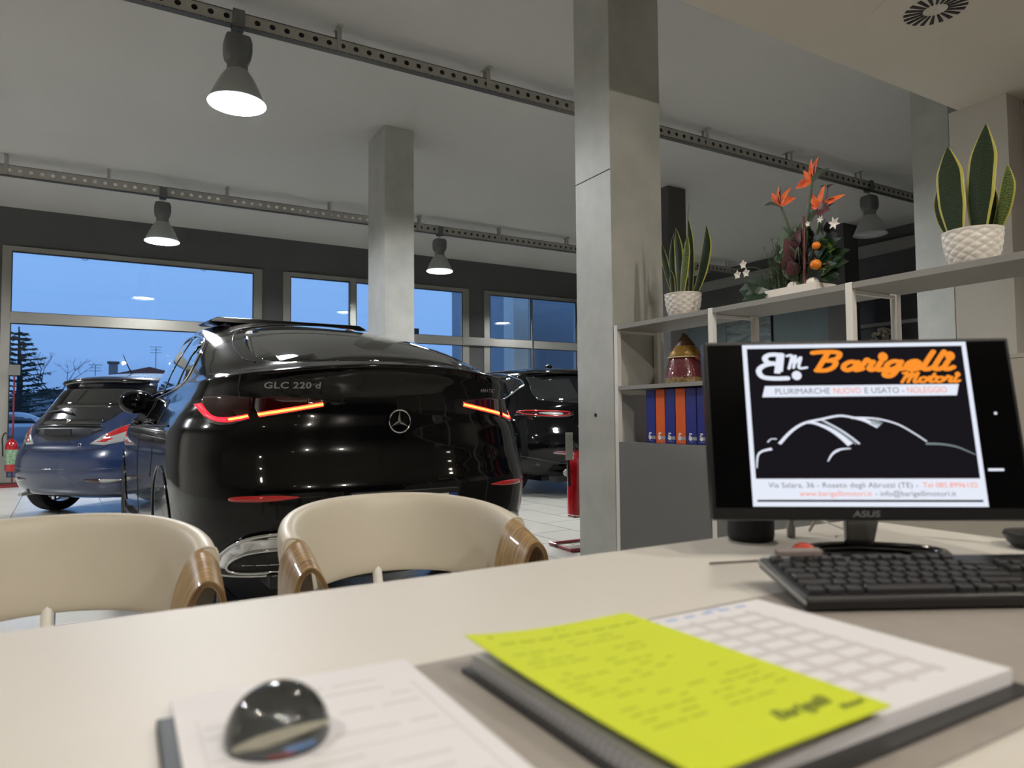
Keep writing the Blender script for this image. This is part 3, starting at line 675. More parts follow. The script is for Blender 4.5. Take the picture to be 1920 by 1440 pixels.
ss.patch('rear_window', smooth2([(-.56, 1.50), (-.60, 1.42), (-.66, 1.22), (-.60, 1.17), (-.2, 1.14), (.2, 1.14), (.60, 1.17), (.66, 1.22), (.60, 1.42), (.56, 1.50), (.2, 1.515), (-.2, 1.515)], 4, True), 'rear', M_cglass, S, off=.003, res=.07)
ss.line('roof_spoiler', [(x, 1.555-.05*x*x) for x in np.linspace(-.58, .58, 25)], 'rear', M_blackg, S, r=.024, off=.012, n=10)
MB().prism([(0, 0), (.16, 0), (.13, .035), (.06, .06), (.02, .05)], lambda u, v, d: Vector((d*(1-v*8), 1.1+u, 1.63+v)), -.03, .03).build('shark_fin_antenna', M_blackg, S, bevel=.008)
for sd in (-1, 1):
    X = lambda pts: [(sd*a, b) for a, b in pts]
    a = ss.patch('tail_light', smooth2(X([(.34, 1.035), (.55, 1.05), (.80, 1.06), (.90, 1.045), (.905, 1.01), (.80, .985), (.55, .965), (.36, .985)]), 3, True), 'rear', M_lens, S, off=.006, th=.012, res=.05)
    ss.patch('clear_insert', smooth2(X([(.48, 1.018), (.62, 1.03), (.72, 1.02), (.62, .995), (.50, .992)]), 3, True), 'rear', M_clear, a, off=.009, res=.05)
    ss.line('red_ring', smooth2(X([(.40, 1.025), (.56, 1.04), (.78, 1.048), (.86, 1.03), (.78, .995), (.56, .978), (.42, .995)]), 4, True), 'rear', M_lensb, a, r=.007, off=.010, closed=True)
    fr = 'left' if sd < 0 else 'right'
    dlo = smooth2([(3.1, 1.14), (2.2, 1.145), (1.35, 1.17), (1.02, 1.22), (.82, 1.34), (.80, 1.39), (.95, 1.47), (1.35, 1.545), (1.9, 1.57), (2.5, 1.53), (2.85, 1.38)], 5, True)
    ww = ss.patch('side_window', dlo, fr, M_cglass, S, off=.003, res=.08)
    ss.line('window_trim', dlo, fr, M_chrome, ww, r=.012, off=.006, closed=True, n=8)
    P = [(sd*.55+.055*math.cos(q), .03, .31+.04*math.sin(q)) for q in [2*PI*k/24 for k in range(24)]]
    MB().tube(P, .009, 8, closed=True).lathe([(.05, 0), (.05, .02)], 20, M=Matrix.Translation((sd*.55, .05, .31)) @ Matrix.Rotation(PI/2, 4, 'X')).build('exhaust_tip', M_chrome, S, smooth=50)
ss.text('model_lettering', 'Q', -.30, .835, .05, M_letter, S)
ss.line('bumper_crease', smooth2([(-.92, .50), (-.6, .42), (-.2, .40), (.2, .40), (.6, .42), (.92, .50)], 5), 'rear', mat('satin_crease', '#2c2c2e', .3), S, r=.006, off=0)
MB().box(-.7, .7, .04, .2, .20, .27).box(-.6, .6, .5, 4.2, .18, .30).build('underbody', M_trimb, S)

# ------------------------------------------------------------------ desk
DZ = .74
d = root('desk', 'white office desk filling the foreground, carrying the monitor and papers', 'desk', (0, 0, 0))
MB().box(-.9, 1.488, .03, .990, DZ-.03, DZ).build('desktop', M_desk, d, bevel=.002)
for x in (-.80, 1.38):
    MB().box(x, x+.05, .10, .15, 0, DZ-.03).box(x, x+.05, .86, .91, 0, DZ-.03).box(x, x+.05, .10, .91, DZ-.08, DZ-.03).build('leg_frame', M_post, d, bevel=.003)
MB().box(-.75, 1.38, .78, .80, .30, DZ-.03).build('modesty_panel', M_desk, d)
dm = tag(MB().box(.235, 1.22, .273, .637, DZ, DZ+.0025).build('desk_pad', M_mat, bevel=.001), 'grey desk pad under the yellow-green sheet and keyboard', 'desk pad')
# printed form and clip folder at the left
def plane(o, u, v):
    """o origin, u,v 2D unit-ish axes in the desk plane -> fn(a, b, z)"""
    return lambda a, b, z: Vector((o[0]+u[0]*a+v[0]*b, o[1]+u[1]*a+v[1]*b, z))
def sheet(mb, fn, w_, h_, z0, z1, mi=0, curl=None, n=14):
    vs_ = []
    for z in (z0, z1):
        for j in range(n+1):
            for i in range(n+1):
                a, b = w_*i/n, h_*j/n; vs_.append(fn(a, b, z+(curl(i/n, j/n) if curl else 0)))
    k = (n+1)**2; fs = []
    for j in range(n):
        for i in range(n):
            q = j*(n+1)+i; fs += [(q, q+1, q+n+2, q+n+1), (k+q, k+q+n+1, k+q+n+2, k+q+1)]
    for i in range(n):
        for a, b in ((i, i+1), (n*(n+1)+i, n*(n+1)+i+1), (i*(n+1), (i+1)*(n+1)), (i*(n+1)+n, (i+1)*(n+1)+n)): fs.append((a, b, k+b, k+a))
    return mb.add(vs_, fs, mi)
def boxes(mb, fn, rects, z0, z1, mi=0):
    for a0, a1, b0, b1 in rects: mb.prism([(a0, b0), (a1, b0), (a1, b1), (a0, b1)], fn, z0, z1, mi)
fo = plane((.052, .648), (.998, -.06), (-.02, -1.0))
fold = MB(); fold.prism([(-.012, .030), (.150, .034), (.150, .36), (-.012, .36)], fo, DZ, DZ+.008)
f_ = tag(fold.build('document_folder', mat('charcoal_card', '#141516', .5), bevel=.002), 'black folder under the white printed form at the left', 'folder')
fm = MB(); sheet(fm, fo, .200, .36, DZ+.008, DZ+.0105)
fr_ = fm.build('printed_form', M_paper); tag(fr_, 'white printed form lying under the glass dome paperweight', 'paper')
inkm = MB(); rr = []
random.seed(3)
for j in range(13):
    b = .035+j*.019; a = .055 if j < 2 else .018
    while a < .165:
        l = random.uniform(.015, .05)
        if random.random() < .8: rr.append((a, min(a+l, .178), b, b+.0035))
        a += l+.008
rr += [(.014, .186, .155, .1562), (.014, .186, .29, .2912), (.014, .0152, .055, .29), (.185, .1862, .055, .29), (.08, .0812, .055, .155)]
boxes(inkm, fo, rr, DZ+.0105, DZ+.0107); inkm.build('print', M_inkl, fr_)
# paperweight
pw = root('paperweight', 'clear glass dome paperweight on the printed form', 'paperweight', (.112, .528, DZ+.0107))
Rg = .0365
MB().lathe([(Rg*.96, 0)]+[(Rg*1.0*math.cos(a), .004+Rg*.98*math.sin(a)) for a in [PI/2*k/18 for k in range(18)]]+[(.0005, .004+Rg*.98)], 48).build('glass_dome', mat('solid_glass', (.80, .82, .82, 1), .0, trans=1, ior=1.5), pw, smooth=60)
gp = MB().lathe([(Rg*.90, .0007), (Rg*.90, .0017)], 40).build('base_disc', mat('dark_disc', '#3c3d3b', .4), pw)
MB().prism(smooth2([(-.027, -.006), (-.010, .004), (.012, .007), (.028, .004), (.012, -.003), (-.010, -.010)], 4, True), lambda u, v, z: Vector((u, v, z)), .0018, .0024).build('emblem_band', mat('cream_print', '#cfc9b4', .5), gp)
MB().prism([(0, -.026), (.018, -.022), (.018, -.015), (0, -.018)], lambda u, v, z: Vector((u, v, z)), .0018, .0024).build('blue_patch', mat('blue_print', '#5f8fcf', .5), gp)
MB().prism([(-.012, -.030), (.004, -.030), (.004, -.026), (-.012, -.026)], lambda u, v, z: Vector((u, v, z)), .0018, .0024).build('red_patch', mat('red_print', '#c23a33', .5), gp)
# planner
po = plane((.300, .590), (1, -.013), (.0, -1))
pn = root('desk_planner', 'white desk planner with a grey calendar grid, half under the yellow-green sheet', 'planner', (0, 0, 0))
cov = MB(); cov.prism([(-.008, -.006), (.388, 0), (.388, .286), (-.008, .292)], po, DZ+.0026, DZ+.006); cov.build('back_cover', mat('shadow_dark_cover', '#2b2b2d', .5), pn)  # cover darkened to stand in for the shadow beneath the planner
pg = MB(); sheet(pg, po, .381, .272, DZ+.006, DZ+.019); pgo = pg.build('page_block', M_paper, pn)
gr = MB(); rects = []
for j in range(9): rects.append((.165, .335, .035+j*.0245, .035+j*.0245+.009))
for i in range(4): rects.append((.198+i*.042, .206+i*.042, .030, .245))
boxes(gr, po, rects[:9], DZ+.019, DZ+.0192); boxes(gr, po, rects[9:], DZ+.019, DZ+.01925); gr.build('calendar_grid', mat('calendar_grey', '#b4b1b5', .8), pgo)
hd = MB(); rects = []
for i in range(6): rects.append((.20+i*.026, .215+i*.026, .010, .016))
boxes(hd, po, rects+[(.29, .312, .004, .008)], DZ+.019, DZ+.0192); hd.build('header_print', mat('blue_header_ink', '#8ea0c4', .8), pgo)
for k in range(34):
    y_ = .012+k*.0078
    c0 = po(-.002, y_, DZ+.012)
    MB().tube([c0+Vector((.0045*math.cos(a), 0, .0085*math.sin(a))) for a in [2*PI*q/12 for q in range(12)]], .0008, 5, closed=True).build('binding_ring', M_chrome, pn)
# yellow-green sheet
go = plane((.291, .588), (.999, .035), (.03, -1))
curl = lambda u, v: .010*(1-u)**3*(1-v)**2+.003*(v**2)*(1-u)
gm = MB(); sheet(gm, go, .196, .288, DZ+.0285, DZ+.0295, 0, curl)
gsh = gm.build('green_sheet', M_green, smooth=60); tag(gsh, 'bright yellow-green printed sheet lying on the planner', 'paper')
ik = MB(); rr = []; random.seed(5)
rr += [(.018, .024, .010, .014), (.092, .096, .012, .016), (.102, .104, .012, .016)]
for a in np.arange(.02, .175, .021): rr.append((a, a+.016, .030, .0335))
for j in range(17):
    b = .048+j*.011
    for a0, a1 in ((.016, .066), (.082, .132)) if j < 10 else ((.022, .175),):
        a = a0
        while a < a1:
            l = random.uniform(.008, .02)
            if random.random() < .6: rr.append((a, a+l, b, b+.0022))
            a += l+.004
iz = lambda a, b, z: go(a, b, z+curl(a/.196, b/.288))
boxes(ik, iz, rr, DZ+.0295, DZ+.0297); ik.build('print', M_inkg, gsh)
vs_, fs = text2d('Barigelli', .019, .35, .0006, 'LEFT', 1.0, 1.0)
v2, f2 = text2d('Motori', .0095, .35, .0004, 'LEFT', 1.0, 1.0)
lg = MB().add([iz(.105+u, .262-v, DZ+.0298) for u, v in vs_], fs).add([iz(.160+u, .274-v, DZ+.0298) for u, v in v2], f2); lg.build('logo_print', M_inkd, gsh)
# black object at the lower left corner
tag(MB().lathe([(.030, 0), (.034, .004), (.035, .012), (.030, .020), (.01, .024)], 32, M=Matrix.Translation((-.092, .585, DZ))).build('desk_puck', M_black, smooth=50), 'black rounded object at the lower left corner of the desk', 'desk object')
# small clutter by the keyboard
tag(MB().prism([(0, 0), (.115, .002), (.118, .010), (.004, .006)], plane((.842, .818), (.94, -.34), (.34, .94)), DZ, DZ+.003).build('grey_sliver', mat('sliver_grey', '#7b7772', .4, metal=.5)), 'thin grey sliver left of the keyboard', 'letter opener')  # thin flat grey sliver lying on the desk

# ------------------------------------------------------------------ keyboard
KY = math.radians(-28.2)
kb = root('keyboard', 'black computer keyboard in front of the monitor', 'keyboard', (.728, .553, DZ+.0026), KY)
tilt = math.atan2(.020, .145)
KM = Matrix.Rotation(tilt, 4, 'X')
MB().prism([(0, .0035), (0, .014), (.003, .019), (.142, .019), (.146, .014), (.146, .0035)], lambda u, v, d: KM @ Vector((d, u, v)), 0, .445).build('case', M_black, kb, bevel=.002)
MB().prism([(.001, .010), (.001, .0145), (.145, .0145), (.145, .010)], lambda u, v, d: KM @ Vector((d, u, v)), -.0022, .001).build('side_strip', mat('grey_edge', '#8b8a88', .35, metal=.3), kb)
for x in (.03, .40): MB().box(x, x+.02, .125, .133, 0, .022).build('rear_foot', M_black, kb)
keys = {}
def key(x, y, w_):
    kk = round(w_, 4)
    if kk not in keys:
        h = .0155
        b = MB(); p = [(0, 0, 0), (w_, 0, 0), (w_, h, 0), (0, h, 0), (.0015, .002, .0065), (w_-.0015, .002, .0065), (w_-.0015, h-.001, .0065), (.0015, h-.001, .0065)]
        b.add(p, [(0, 3, 2, 1), (4, 5, 6, 7), (0, 1, 5, 4), (1, 2, 6, 5), (2, 3, 7, 6), (3, 0, 4, 7)])
        o = b.build('key', M_key, kb, bevel=.0012); keys[kk] = o
    else:
        o = keys[kk].copy(); C.objects.link(o)
    o.matrix_local = KM @ Matrix.Translation((x, y, .0188))
U = .019
for r_, row in enumerate([[1.25, 1.25, 1.25, 6.0, 1.25, 1.25, 1.25, 1.5], [2.25]+[1]*10+[2.75], [1.75]+[1]*11+[2.25], [1.5]+[1]*12+[1.5], [1]*13+[2], [1, None, 1, 1, 1, 1, None, 1, 1, 1, 1, None, 1, 1, 1]]):
    x = .008
    for kw in row:
        if kw is None: x += U*.5; continue
        key(x, .010+r_*.0205+(.006 if r_ == 5 else 0), kw*U-.0028); x += kw*U
for c_ in range(3):
    for r_ in (3, 4): key(.305+c_*U, .010+r_*.0205, U-.0028)
    key(.305+c_*U, .010, U-.0028)
for c_ in range(4):
    for r_ in range(5):
        if not (c_ == 3 and r_ in (1, 3)): key(.372+c_*.0178, .010+r_*.0205, .0155)
tag(MB().box(0, .062, 0, .014, 0, .009, M=Matrix.Translation((.7275, .553, DZ)) @ Matrix.Rotation(KY, 4, 'Z') @ KM @ Matrix.Translation((.016, .120, .0292))).build('eraser_bar', mat('taupe_rubber', '#746a68', .7), bevel=.002), 'small taupe bar lying along the top left edge of the keyboard', 'eraser')
lb = root('toy_ladybird', 'small shiny orange and red ball-like toy behind the keyboard', 'toy', (.948, .722, DZ))
MB().lathe([(.012, .0)]+[(.021*math.cos(a), .020+.020*math.sin(a)) for a in [-1.0+2.5*k/12 for k in range(13)]], 24).build('shell', mat('orange_shell', '#c8501c', .15, coat=1, col2='#a32418', nscale=60), lb, smooth=60)
MB().lathe([(max(.012*math.sin(PI*k/8), .001), -.012*math.cos(PI*k/8)) for k in range(9)], 16, M=Matrix.Translation((.020, -.010, .017))).build('head', M_blackg, lb, smooth=60)

# ------------------------------------------------------------------ monitor
MW, MHt = .50, .301
ma, mb_ = math.radians(34.85), math.radians(10.13)
rxv = Vector((math.cos(ma), -math.sin(ma), 0)); nv = Vector((-math.sin(ma), -math.cos(ma), 0))
up = Vector((0, 0, 1))*math.cos(mb_)-nv*math.sin(mb_); nn = rxv.cross(up)
mc = Vector((1.083, .706, .957)); m0 = Vector((1.10, .735, DZ))
mon = root('monitor', 'large black computer monitor showing a dealership logo slide', 'monitor', m0)
MF = lambda u, v, dd: mc+rxv*u+up*v+nn*dd-m0      # dd>0 towards the viewer
def mbox(b, u0, u1, v0, v1, d0, d1, mi=0): b.prism([(u0, v0), (u1, v0), (u1, v1), (u0, v1)], MF, d0, d1, mi); return b
mbox(MB(), -MW/2, MW/2, -MHt/2, MHt/2, -.030, 0).build('housing', M_black, mon, bevel=.003)
scr = mbox(MB(), -MW/2+.006, MW/2-.006, -MHt/2+.020, MHt/2-.006, 0, .001).build('screen', mat('screen_black', (.002, .002, .0022, 1), .12), mon)
# slide contents, in units of the slide: u 0..1 across, v 0..1 up
sw, sh = .366, .273; su, sv = -.185, -MHt/2+.0215
SF = lambda u, v, dd: MF(su+u*sw, sv+v*sh, dd)
E_w = mat('screen_white', (0, 0, 0, 1), .5, spec=0, emit=(.80, .84, .95, 1), es=1.0); E_o = mat('screen_orange', (0, 0, 0, 1), .5, spec=0, emit=(1.0, .30, .03, 1), es=1.0)
E_g = mat('screen_grey_text', (0, 0, 0, 1), .5, spec=0, emit=(.16, .17, .19, 1), es=1); E_s = mat('screen_salmon_text', (0, 0, 0, 1), .5, spec=0, emit=(.95, .27, .14, 1), es=1)
E_d = mat('screen_dark', (0, 0, 0, 1), .5, spec=0, emit=(.010, .009, .012, 1), es=1); E_m = mat('screen_mid_grey', (0, 0, 0, 1), .5, spec=0, emit=(.22, .27, .28, 1), es=1)
g = MB(); R4 = lambda a, b, c_, d_: [(a, b), (c_, b), (c_, d_), (a, d_)]
g.prism(R4(0, 0, 1, 1), SF, .001, .0012, 0)
g.prism(R4(.020, .165, .980, .975), SF, .0012, .0014, 1)
g.prism(R4(.020, .028, .980, .040), SF, .0012, .0014, 1)
SL = lambda u, v, dd: SF(.02+.96*u, v, dd)
# slanted banner
g.prism([(.075, .665), (.93, .665), (.945, .735), (.09, .735)], SF, .0014, .0016, 0)
# monogram: mirrored B and m over a dot
SX = lambda k: (lambda u, v, dd: SF(u, v, dd))
strokes([[(.168, .93), (.150, .815)]], SF, .028, g, 0, .0014, .0016, cap=False)
g.prism([(.150, .825), (.176, .825), (.190, .935), (.164, .935)], SF, .0014, .0016, 0)
strokes([[(.178, .932), (.125, .935), (.100, .915), (.112, .885), (.150, .875)], [(.135, .880), (.092, .865), (.068, .835), (.082, .795), (.13, .783), (.195, .783)]], SF, .026, g, 0, .0014, .0016)
strokes([[(.200, .925), (.222, .925), (.205, .845)], [(.215, .88), (.238, .925), (.226, .85)], [(.236, .88), (.262, .915), (.250, .850), (.285, .850)]], SF, .014, g, 0, .0014, .0016)
g.prism([(.237+.022*math.cos(a), .800+.029*math.sin(a)) for a in [2*PI*k/24 for k in range(24)]], SF, .0014, .0016, 0)
# script wordmark drawn as pen strokes; glyphs in (x, y) with x-height 1
GL = {
    'B': ([[(-.35, 1.95), (.1, 2.02), (.9, 2.02), (1.35, 1.85), (1.3, 1.35), (.85, 1.12), (.55, 1.1)], [(.62, 1.95), (.42, 1.0), (.25, .1)], [(.8, 1.12), (1.25, .95), (1.2, .4), (.8, .08), (.2, .08)]], 1.75),
    'a': ([[(.85, .85), (.45, .95), (.12, .65), (.12, .25), (.4, .06), (.75, .35), (.92, .9)], [(.92, .9), (.80, .25), (.95, .06), (1.3, .2)]], 1.2),
    'r': ([[(-.1, .3), (.1, .75), (.22, 1.15), (.42, .95), (.65, .92)], [(.65, .92), (.55, .5), (.5, .2), (.68, .05), (.95, .2)]], .85),
    'i': ([[(.28, .9), (.16, .35), (.2, .08), (.45, .06), (.7, .25)]], .62),
    'g': ([[(.85, .85), (.45, .95), (.12, .65), (.12, .3), (.4, .1), (.75, .35), (.92, .9)], [(.92, .9), (.70, -.25), (.45, -.62), (.12, -.55), (.1, -.25), (.5, -.02), (1.3, .2)]], 1.2),
    'e': ([[(.15, .45), (.6, .5), (.85, .7), (.6, .95), (.25, .8), (.1, .4), (.3, .08), (.65, .05), (1.05, .25)]], .98),
    'l': ([[(.55, 1.9), (.35, 1.1), (.2, .35), (.25, .08), (.5, .06), (.75, .25)]], .66),
    'M': ([[(-.15, 1.75), (.25, 1.85), (.15, .9), (-.02, .05)], [(.12, .8), (.55, 1.45), (.8, 1.8), (.72, .9), (.6, .05)], [(.72, .8), (1.1, 1.45), (1.4, 1.8), (1.3, .9), (1.22, .15), (1.45, .05), (1.7, .2)]], 1.65),
    'o': ([[(.5, .95), (.2, .8), (.1, .4), (.3, .06), (.65, .1), (.85, .5), (.7, .88), (.5, .95)], [(.75, .85), (1.05, .75)]], 1.0),
    't': ([[(.5, 1.6), (.3, .8), (.2, .3), (.3, .06), (.55, .08), (.8, .25)], [(.05, 1.0), (.8, 1.05)]], .72)}
def script(word, x0, y0, sx_, sy_, wd, fnS, mbx, mi, d0, d1, sl=.22):
    x = 0
    for ch in word:
        st, adv = GL[ch]
        T = lambda q: (x0+(x+q[0]+sl*q[1])*sx_, y0+q[1]*sy_)
        for p in st:
            strokes([[T(q) for q in p]], fnS, wd, mbx, mi, d0, d1)
        if ch == 'i':
            c0 = T((.32, 1.42)); mbx.prism([(c0[0]+wd*.85*math.cos(a), c0[1]+wd*1.15*math.sin(a)) for a in [2*PI*k/16 for k in range(16)]], fnS, d0, d1, mi)
        x += adv
script('Barigelli', .312, .826, .0715, .0600, .0255, SF, g, 2, .0014, .0017)
script('Motori', .700, .748, .0420, .0330, .0145, SF, g, 2, .0014, .0017)
# plain lettering
def put(txt, u, v, size, mi, sx_=1.0, al='LEFT', bold=.0):
    vs_, fs = text2d(txt, size, 0, bold, al, 1.0, sx_)
    g.add([SF(u+a, v+b, .0018) for a, b in vs_], fs, mi); return (max(a for a, b in vs_) if al == 'LEFT' else 0)
def fit(txt, u0, u1, v, size, mi):
    vs_, fs = text2d(txt, size, 0, 0, 'LEFT', 1.0, 1.0); a0 = min(p[0] for p in vs_); a1 = max(p[0] for p in vs_); k = (u1-u0)/(a1-a0)
    g.add([SF(u0+(p[0]-a0)*k, v+p[1], .0018) for p in vs_], fs, mi)
fit('PLURIMARCHE', .135, .378, .683, .052, 3); fit('NUOVO', .395, .515, .683, .052, 4); fit('E USATO -', .532, .705, .683, .052, 3); fit('NOLEGGIO', .718, .890, .683, .052, 4)
fit('Via Salara, 36 - Roseto degli Abruzzi (TE) -', .072, .715, .112, .044, 3); fit('Tel 085.8996102', .735, .965, .112, .044, 4)
fit('www.barigellimotori.it', .205, .515, .062, .044, 4); fit('- info@barigellimotori.it', .53, .870, .062, .044, 3)
# car silhouette made of light streaks
def streak(pts, wd, mi=0, tp=lambda t: 1, z=.0018):
    g.prism_ribbon = None
    q = smooth2(pts, 8)
    for i in range(len(q)-1):
        t = i/(len(q)-1); g.prism(ribbon([q[i], q[i+1]], wd*max(.12, tp(t))), SF, .0014, z, mi)
streak([(.028, .23), (.035, .30), (.055, .33), (.10, .345)], .016, 0, lambda t: .3+.7*t)
streak([(.083, .385), (.10, .405), (.125, .405)], .010, 0, lambda t: .6)
streak([(.135, .375), (.19, .45), (.25, .50), (.33, .525), (.41, .545), (.48, .53), (.56, .50)], .016, 0, lambda t: 1-.35*t)
streak([(.26, .505), (.30, .50), (.36, .465), (.41, .415), (.445, .368)], .030, 0, lambda t: .35+.65*t)
streak([(.33, .520), (.40, .465), (.45, .415), (.485, .372)], .012, 0, lambda t: .7)
streak([(.33, .516), (.40, .455), (.445, .405), (.47, .370)], .008, 5, lambda t: 1)
streak([(.46, .532), (.53, .530), (.59, .520), (.66, .490), (.72, .44), (.775, .385)], .012, 0, lambda t: 1-.5*t)
streak([(.47, .532), (.52, .515), (.575, .478)], .026, 0, lambda t: .4+.6*t)
streak([(.55, .515), (.585, .487)], .035, 5, lambda t: 1)
streak([(.77, .372), (.84, .368), (.90, .352), (.945, .325), (.975, .305)], .012, 5, lambda t: 1-.7*t)
streak([(.34, .268), (.365, .315), (.40, .340), (.445, .345)], .014, 0, lambda t: .35+.65*(1-abs(2*t-1)))
g.build('slide_image', [E_w, E_d, E_o, E_g, E_s, E_m], scr)
vs_, fs = text2d('/SUS', .013, .2, .0003, 'CENTER', 1.0, 1.3)
lg = MB().add([MF(-.013+a, -MHt/2+.0055+b, .0014) for a, b in vs_], fs)
vs_, fs = text2d('A', .013, 0, .0003, 'CENTER', 1.0, 1.3)
mbx = MB(); vs_, fs = text2d('ASUS', .0135, .15, .0003, 'CENTER', 1.0, 1.35)
mbx.add([MF(-.008+a, -MHt/2+.0055+b, .0005) for a, b in vs_], fs).build('maker_logo', mat('logo_grey', '#77777b', .3, metal=.5), mon)
mbox(MB(), MW/2-.040, MW/2-.036, .02, .024, .001, .0016).build('desktop_icon', E_w, scr)
mbox(MB(), MW/2-.062, MW/2-.038, -.072, -.068, .001, .0016).build('desktop_icon', E_w, scr)
# stand: neck and open ring foot
foot = Vector((1.125, .742, 0))-Vector((m0.x, m0.y, 0)); back = -nv
neck = MB()
A0 = Vector((foot.x, foot.y, .013)); B0 = MF(.0, -MHt/2+.03, -.02)
for hw0, hw1 in ((.022, .030),):
    p = [A0-rxv*hw0, A0+rxv*hw0, A0+rxv*hw0+back*.02, A0-rxv*hw0+back*.02, B0-rxv*hw1, B0+rxv*hw1, B0+rxv*hw1+back*.02, B0-rxv*hw1+back*.02]
    neck.add(p, [(0, 3, 2, 1), (4, 5, 6, 7), (0, 1, 5, 4), (1, 2, 6, 5), (2, 3, 7, 6), (3, 0, 4, 7)])
neck.build('neck', M_blackg, mon, bevel=.004)
ring = []
for k in range(41):
    a = 2*PI*k/41
    ring.append(Vector((foot.x, foot.y, .0095))+rxv*(.112*math.cos(a))-nv*(.0)+nv*(.045+.062*math.sin(a)))
MB().tube(ring, .009, 10, closed=True, flat=1.0).build('ring_foot', M_blackg, mon, smooth=60)

# ------------------------------------------------------------------ things behind the monitor
sp = root('smart_speaker', 'round black speaker puck on the far edge of the desk, left of the monitor foot', 'speaker', (1.078, .938, DZ))
MB().lathe([(.036, 0), (.041, .003), (.043, .012), (.043, .050), (.040, .056), (.02, .058)], 40).build('body', mat('speaker_mesh', '#17171a', .7, bump=.4, bscale=700), sp, smooth=50)
MB().lathe([(.0435, .044), (.0435, .047)], 40, cap=False).build('band', M_blackg, sp)
cb = root('power_adapter', 'small clear plug with a white cable beside the black speaker puck', 'adapter', (1.165, .915, DZ))
MB().lathe([(.008, 0), (.008, .02), (.006, .024), (.006, .05)], 14).build('plug', mat('milky_plastic', '#9c9a92', .3), cb, smooth=40)
MB().tube([tuple(p) for p in smooth2([(0, 0, .045), (.02, .0, .055), (.05, -.02, .035), (.09, -.03, .02), (.10, -.05, .010), (.06, -.055, .004)], 6)], .0022, 8).build('cable', M_post, cb, smooth=60)
tag(MB().tube([tuple(p) for p in smooth2([(1.24, .93, .743), (1.25, .90, .80), (1.262, .88, .83), (1.252, .85, .79), (1.22, .83, .745)], 8)], .003, 8).build('monitor_cable', mat('grey_cable', '#a29e96', .5), smooth=60), 'thin pale cable looping down behind the monitor neck', 'cable')
dl = root('desk_lamp', 'black round foot and stem of a lamp at the right edge of the desk', 'desk lamp', (1.435, .605, DZ))
MB().lathe([(.040, 0), (.050, .010), (.056, .022), (.054, .028), (.012, .034)], 36).build('foot', M_black, dl, smooth=50)
MB().lathe([(.010, .03), (.010, .17), (.006, .172)], 16).build('stem', M_black, dl, smooth=50)

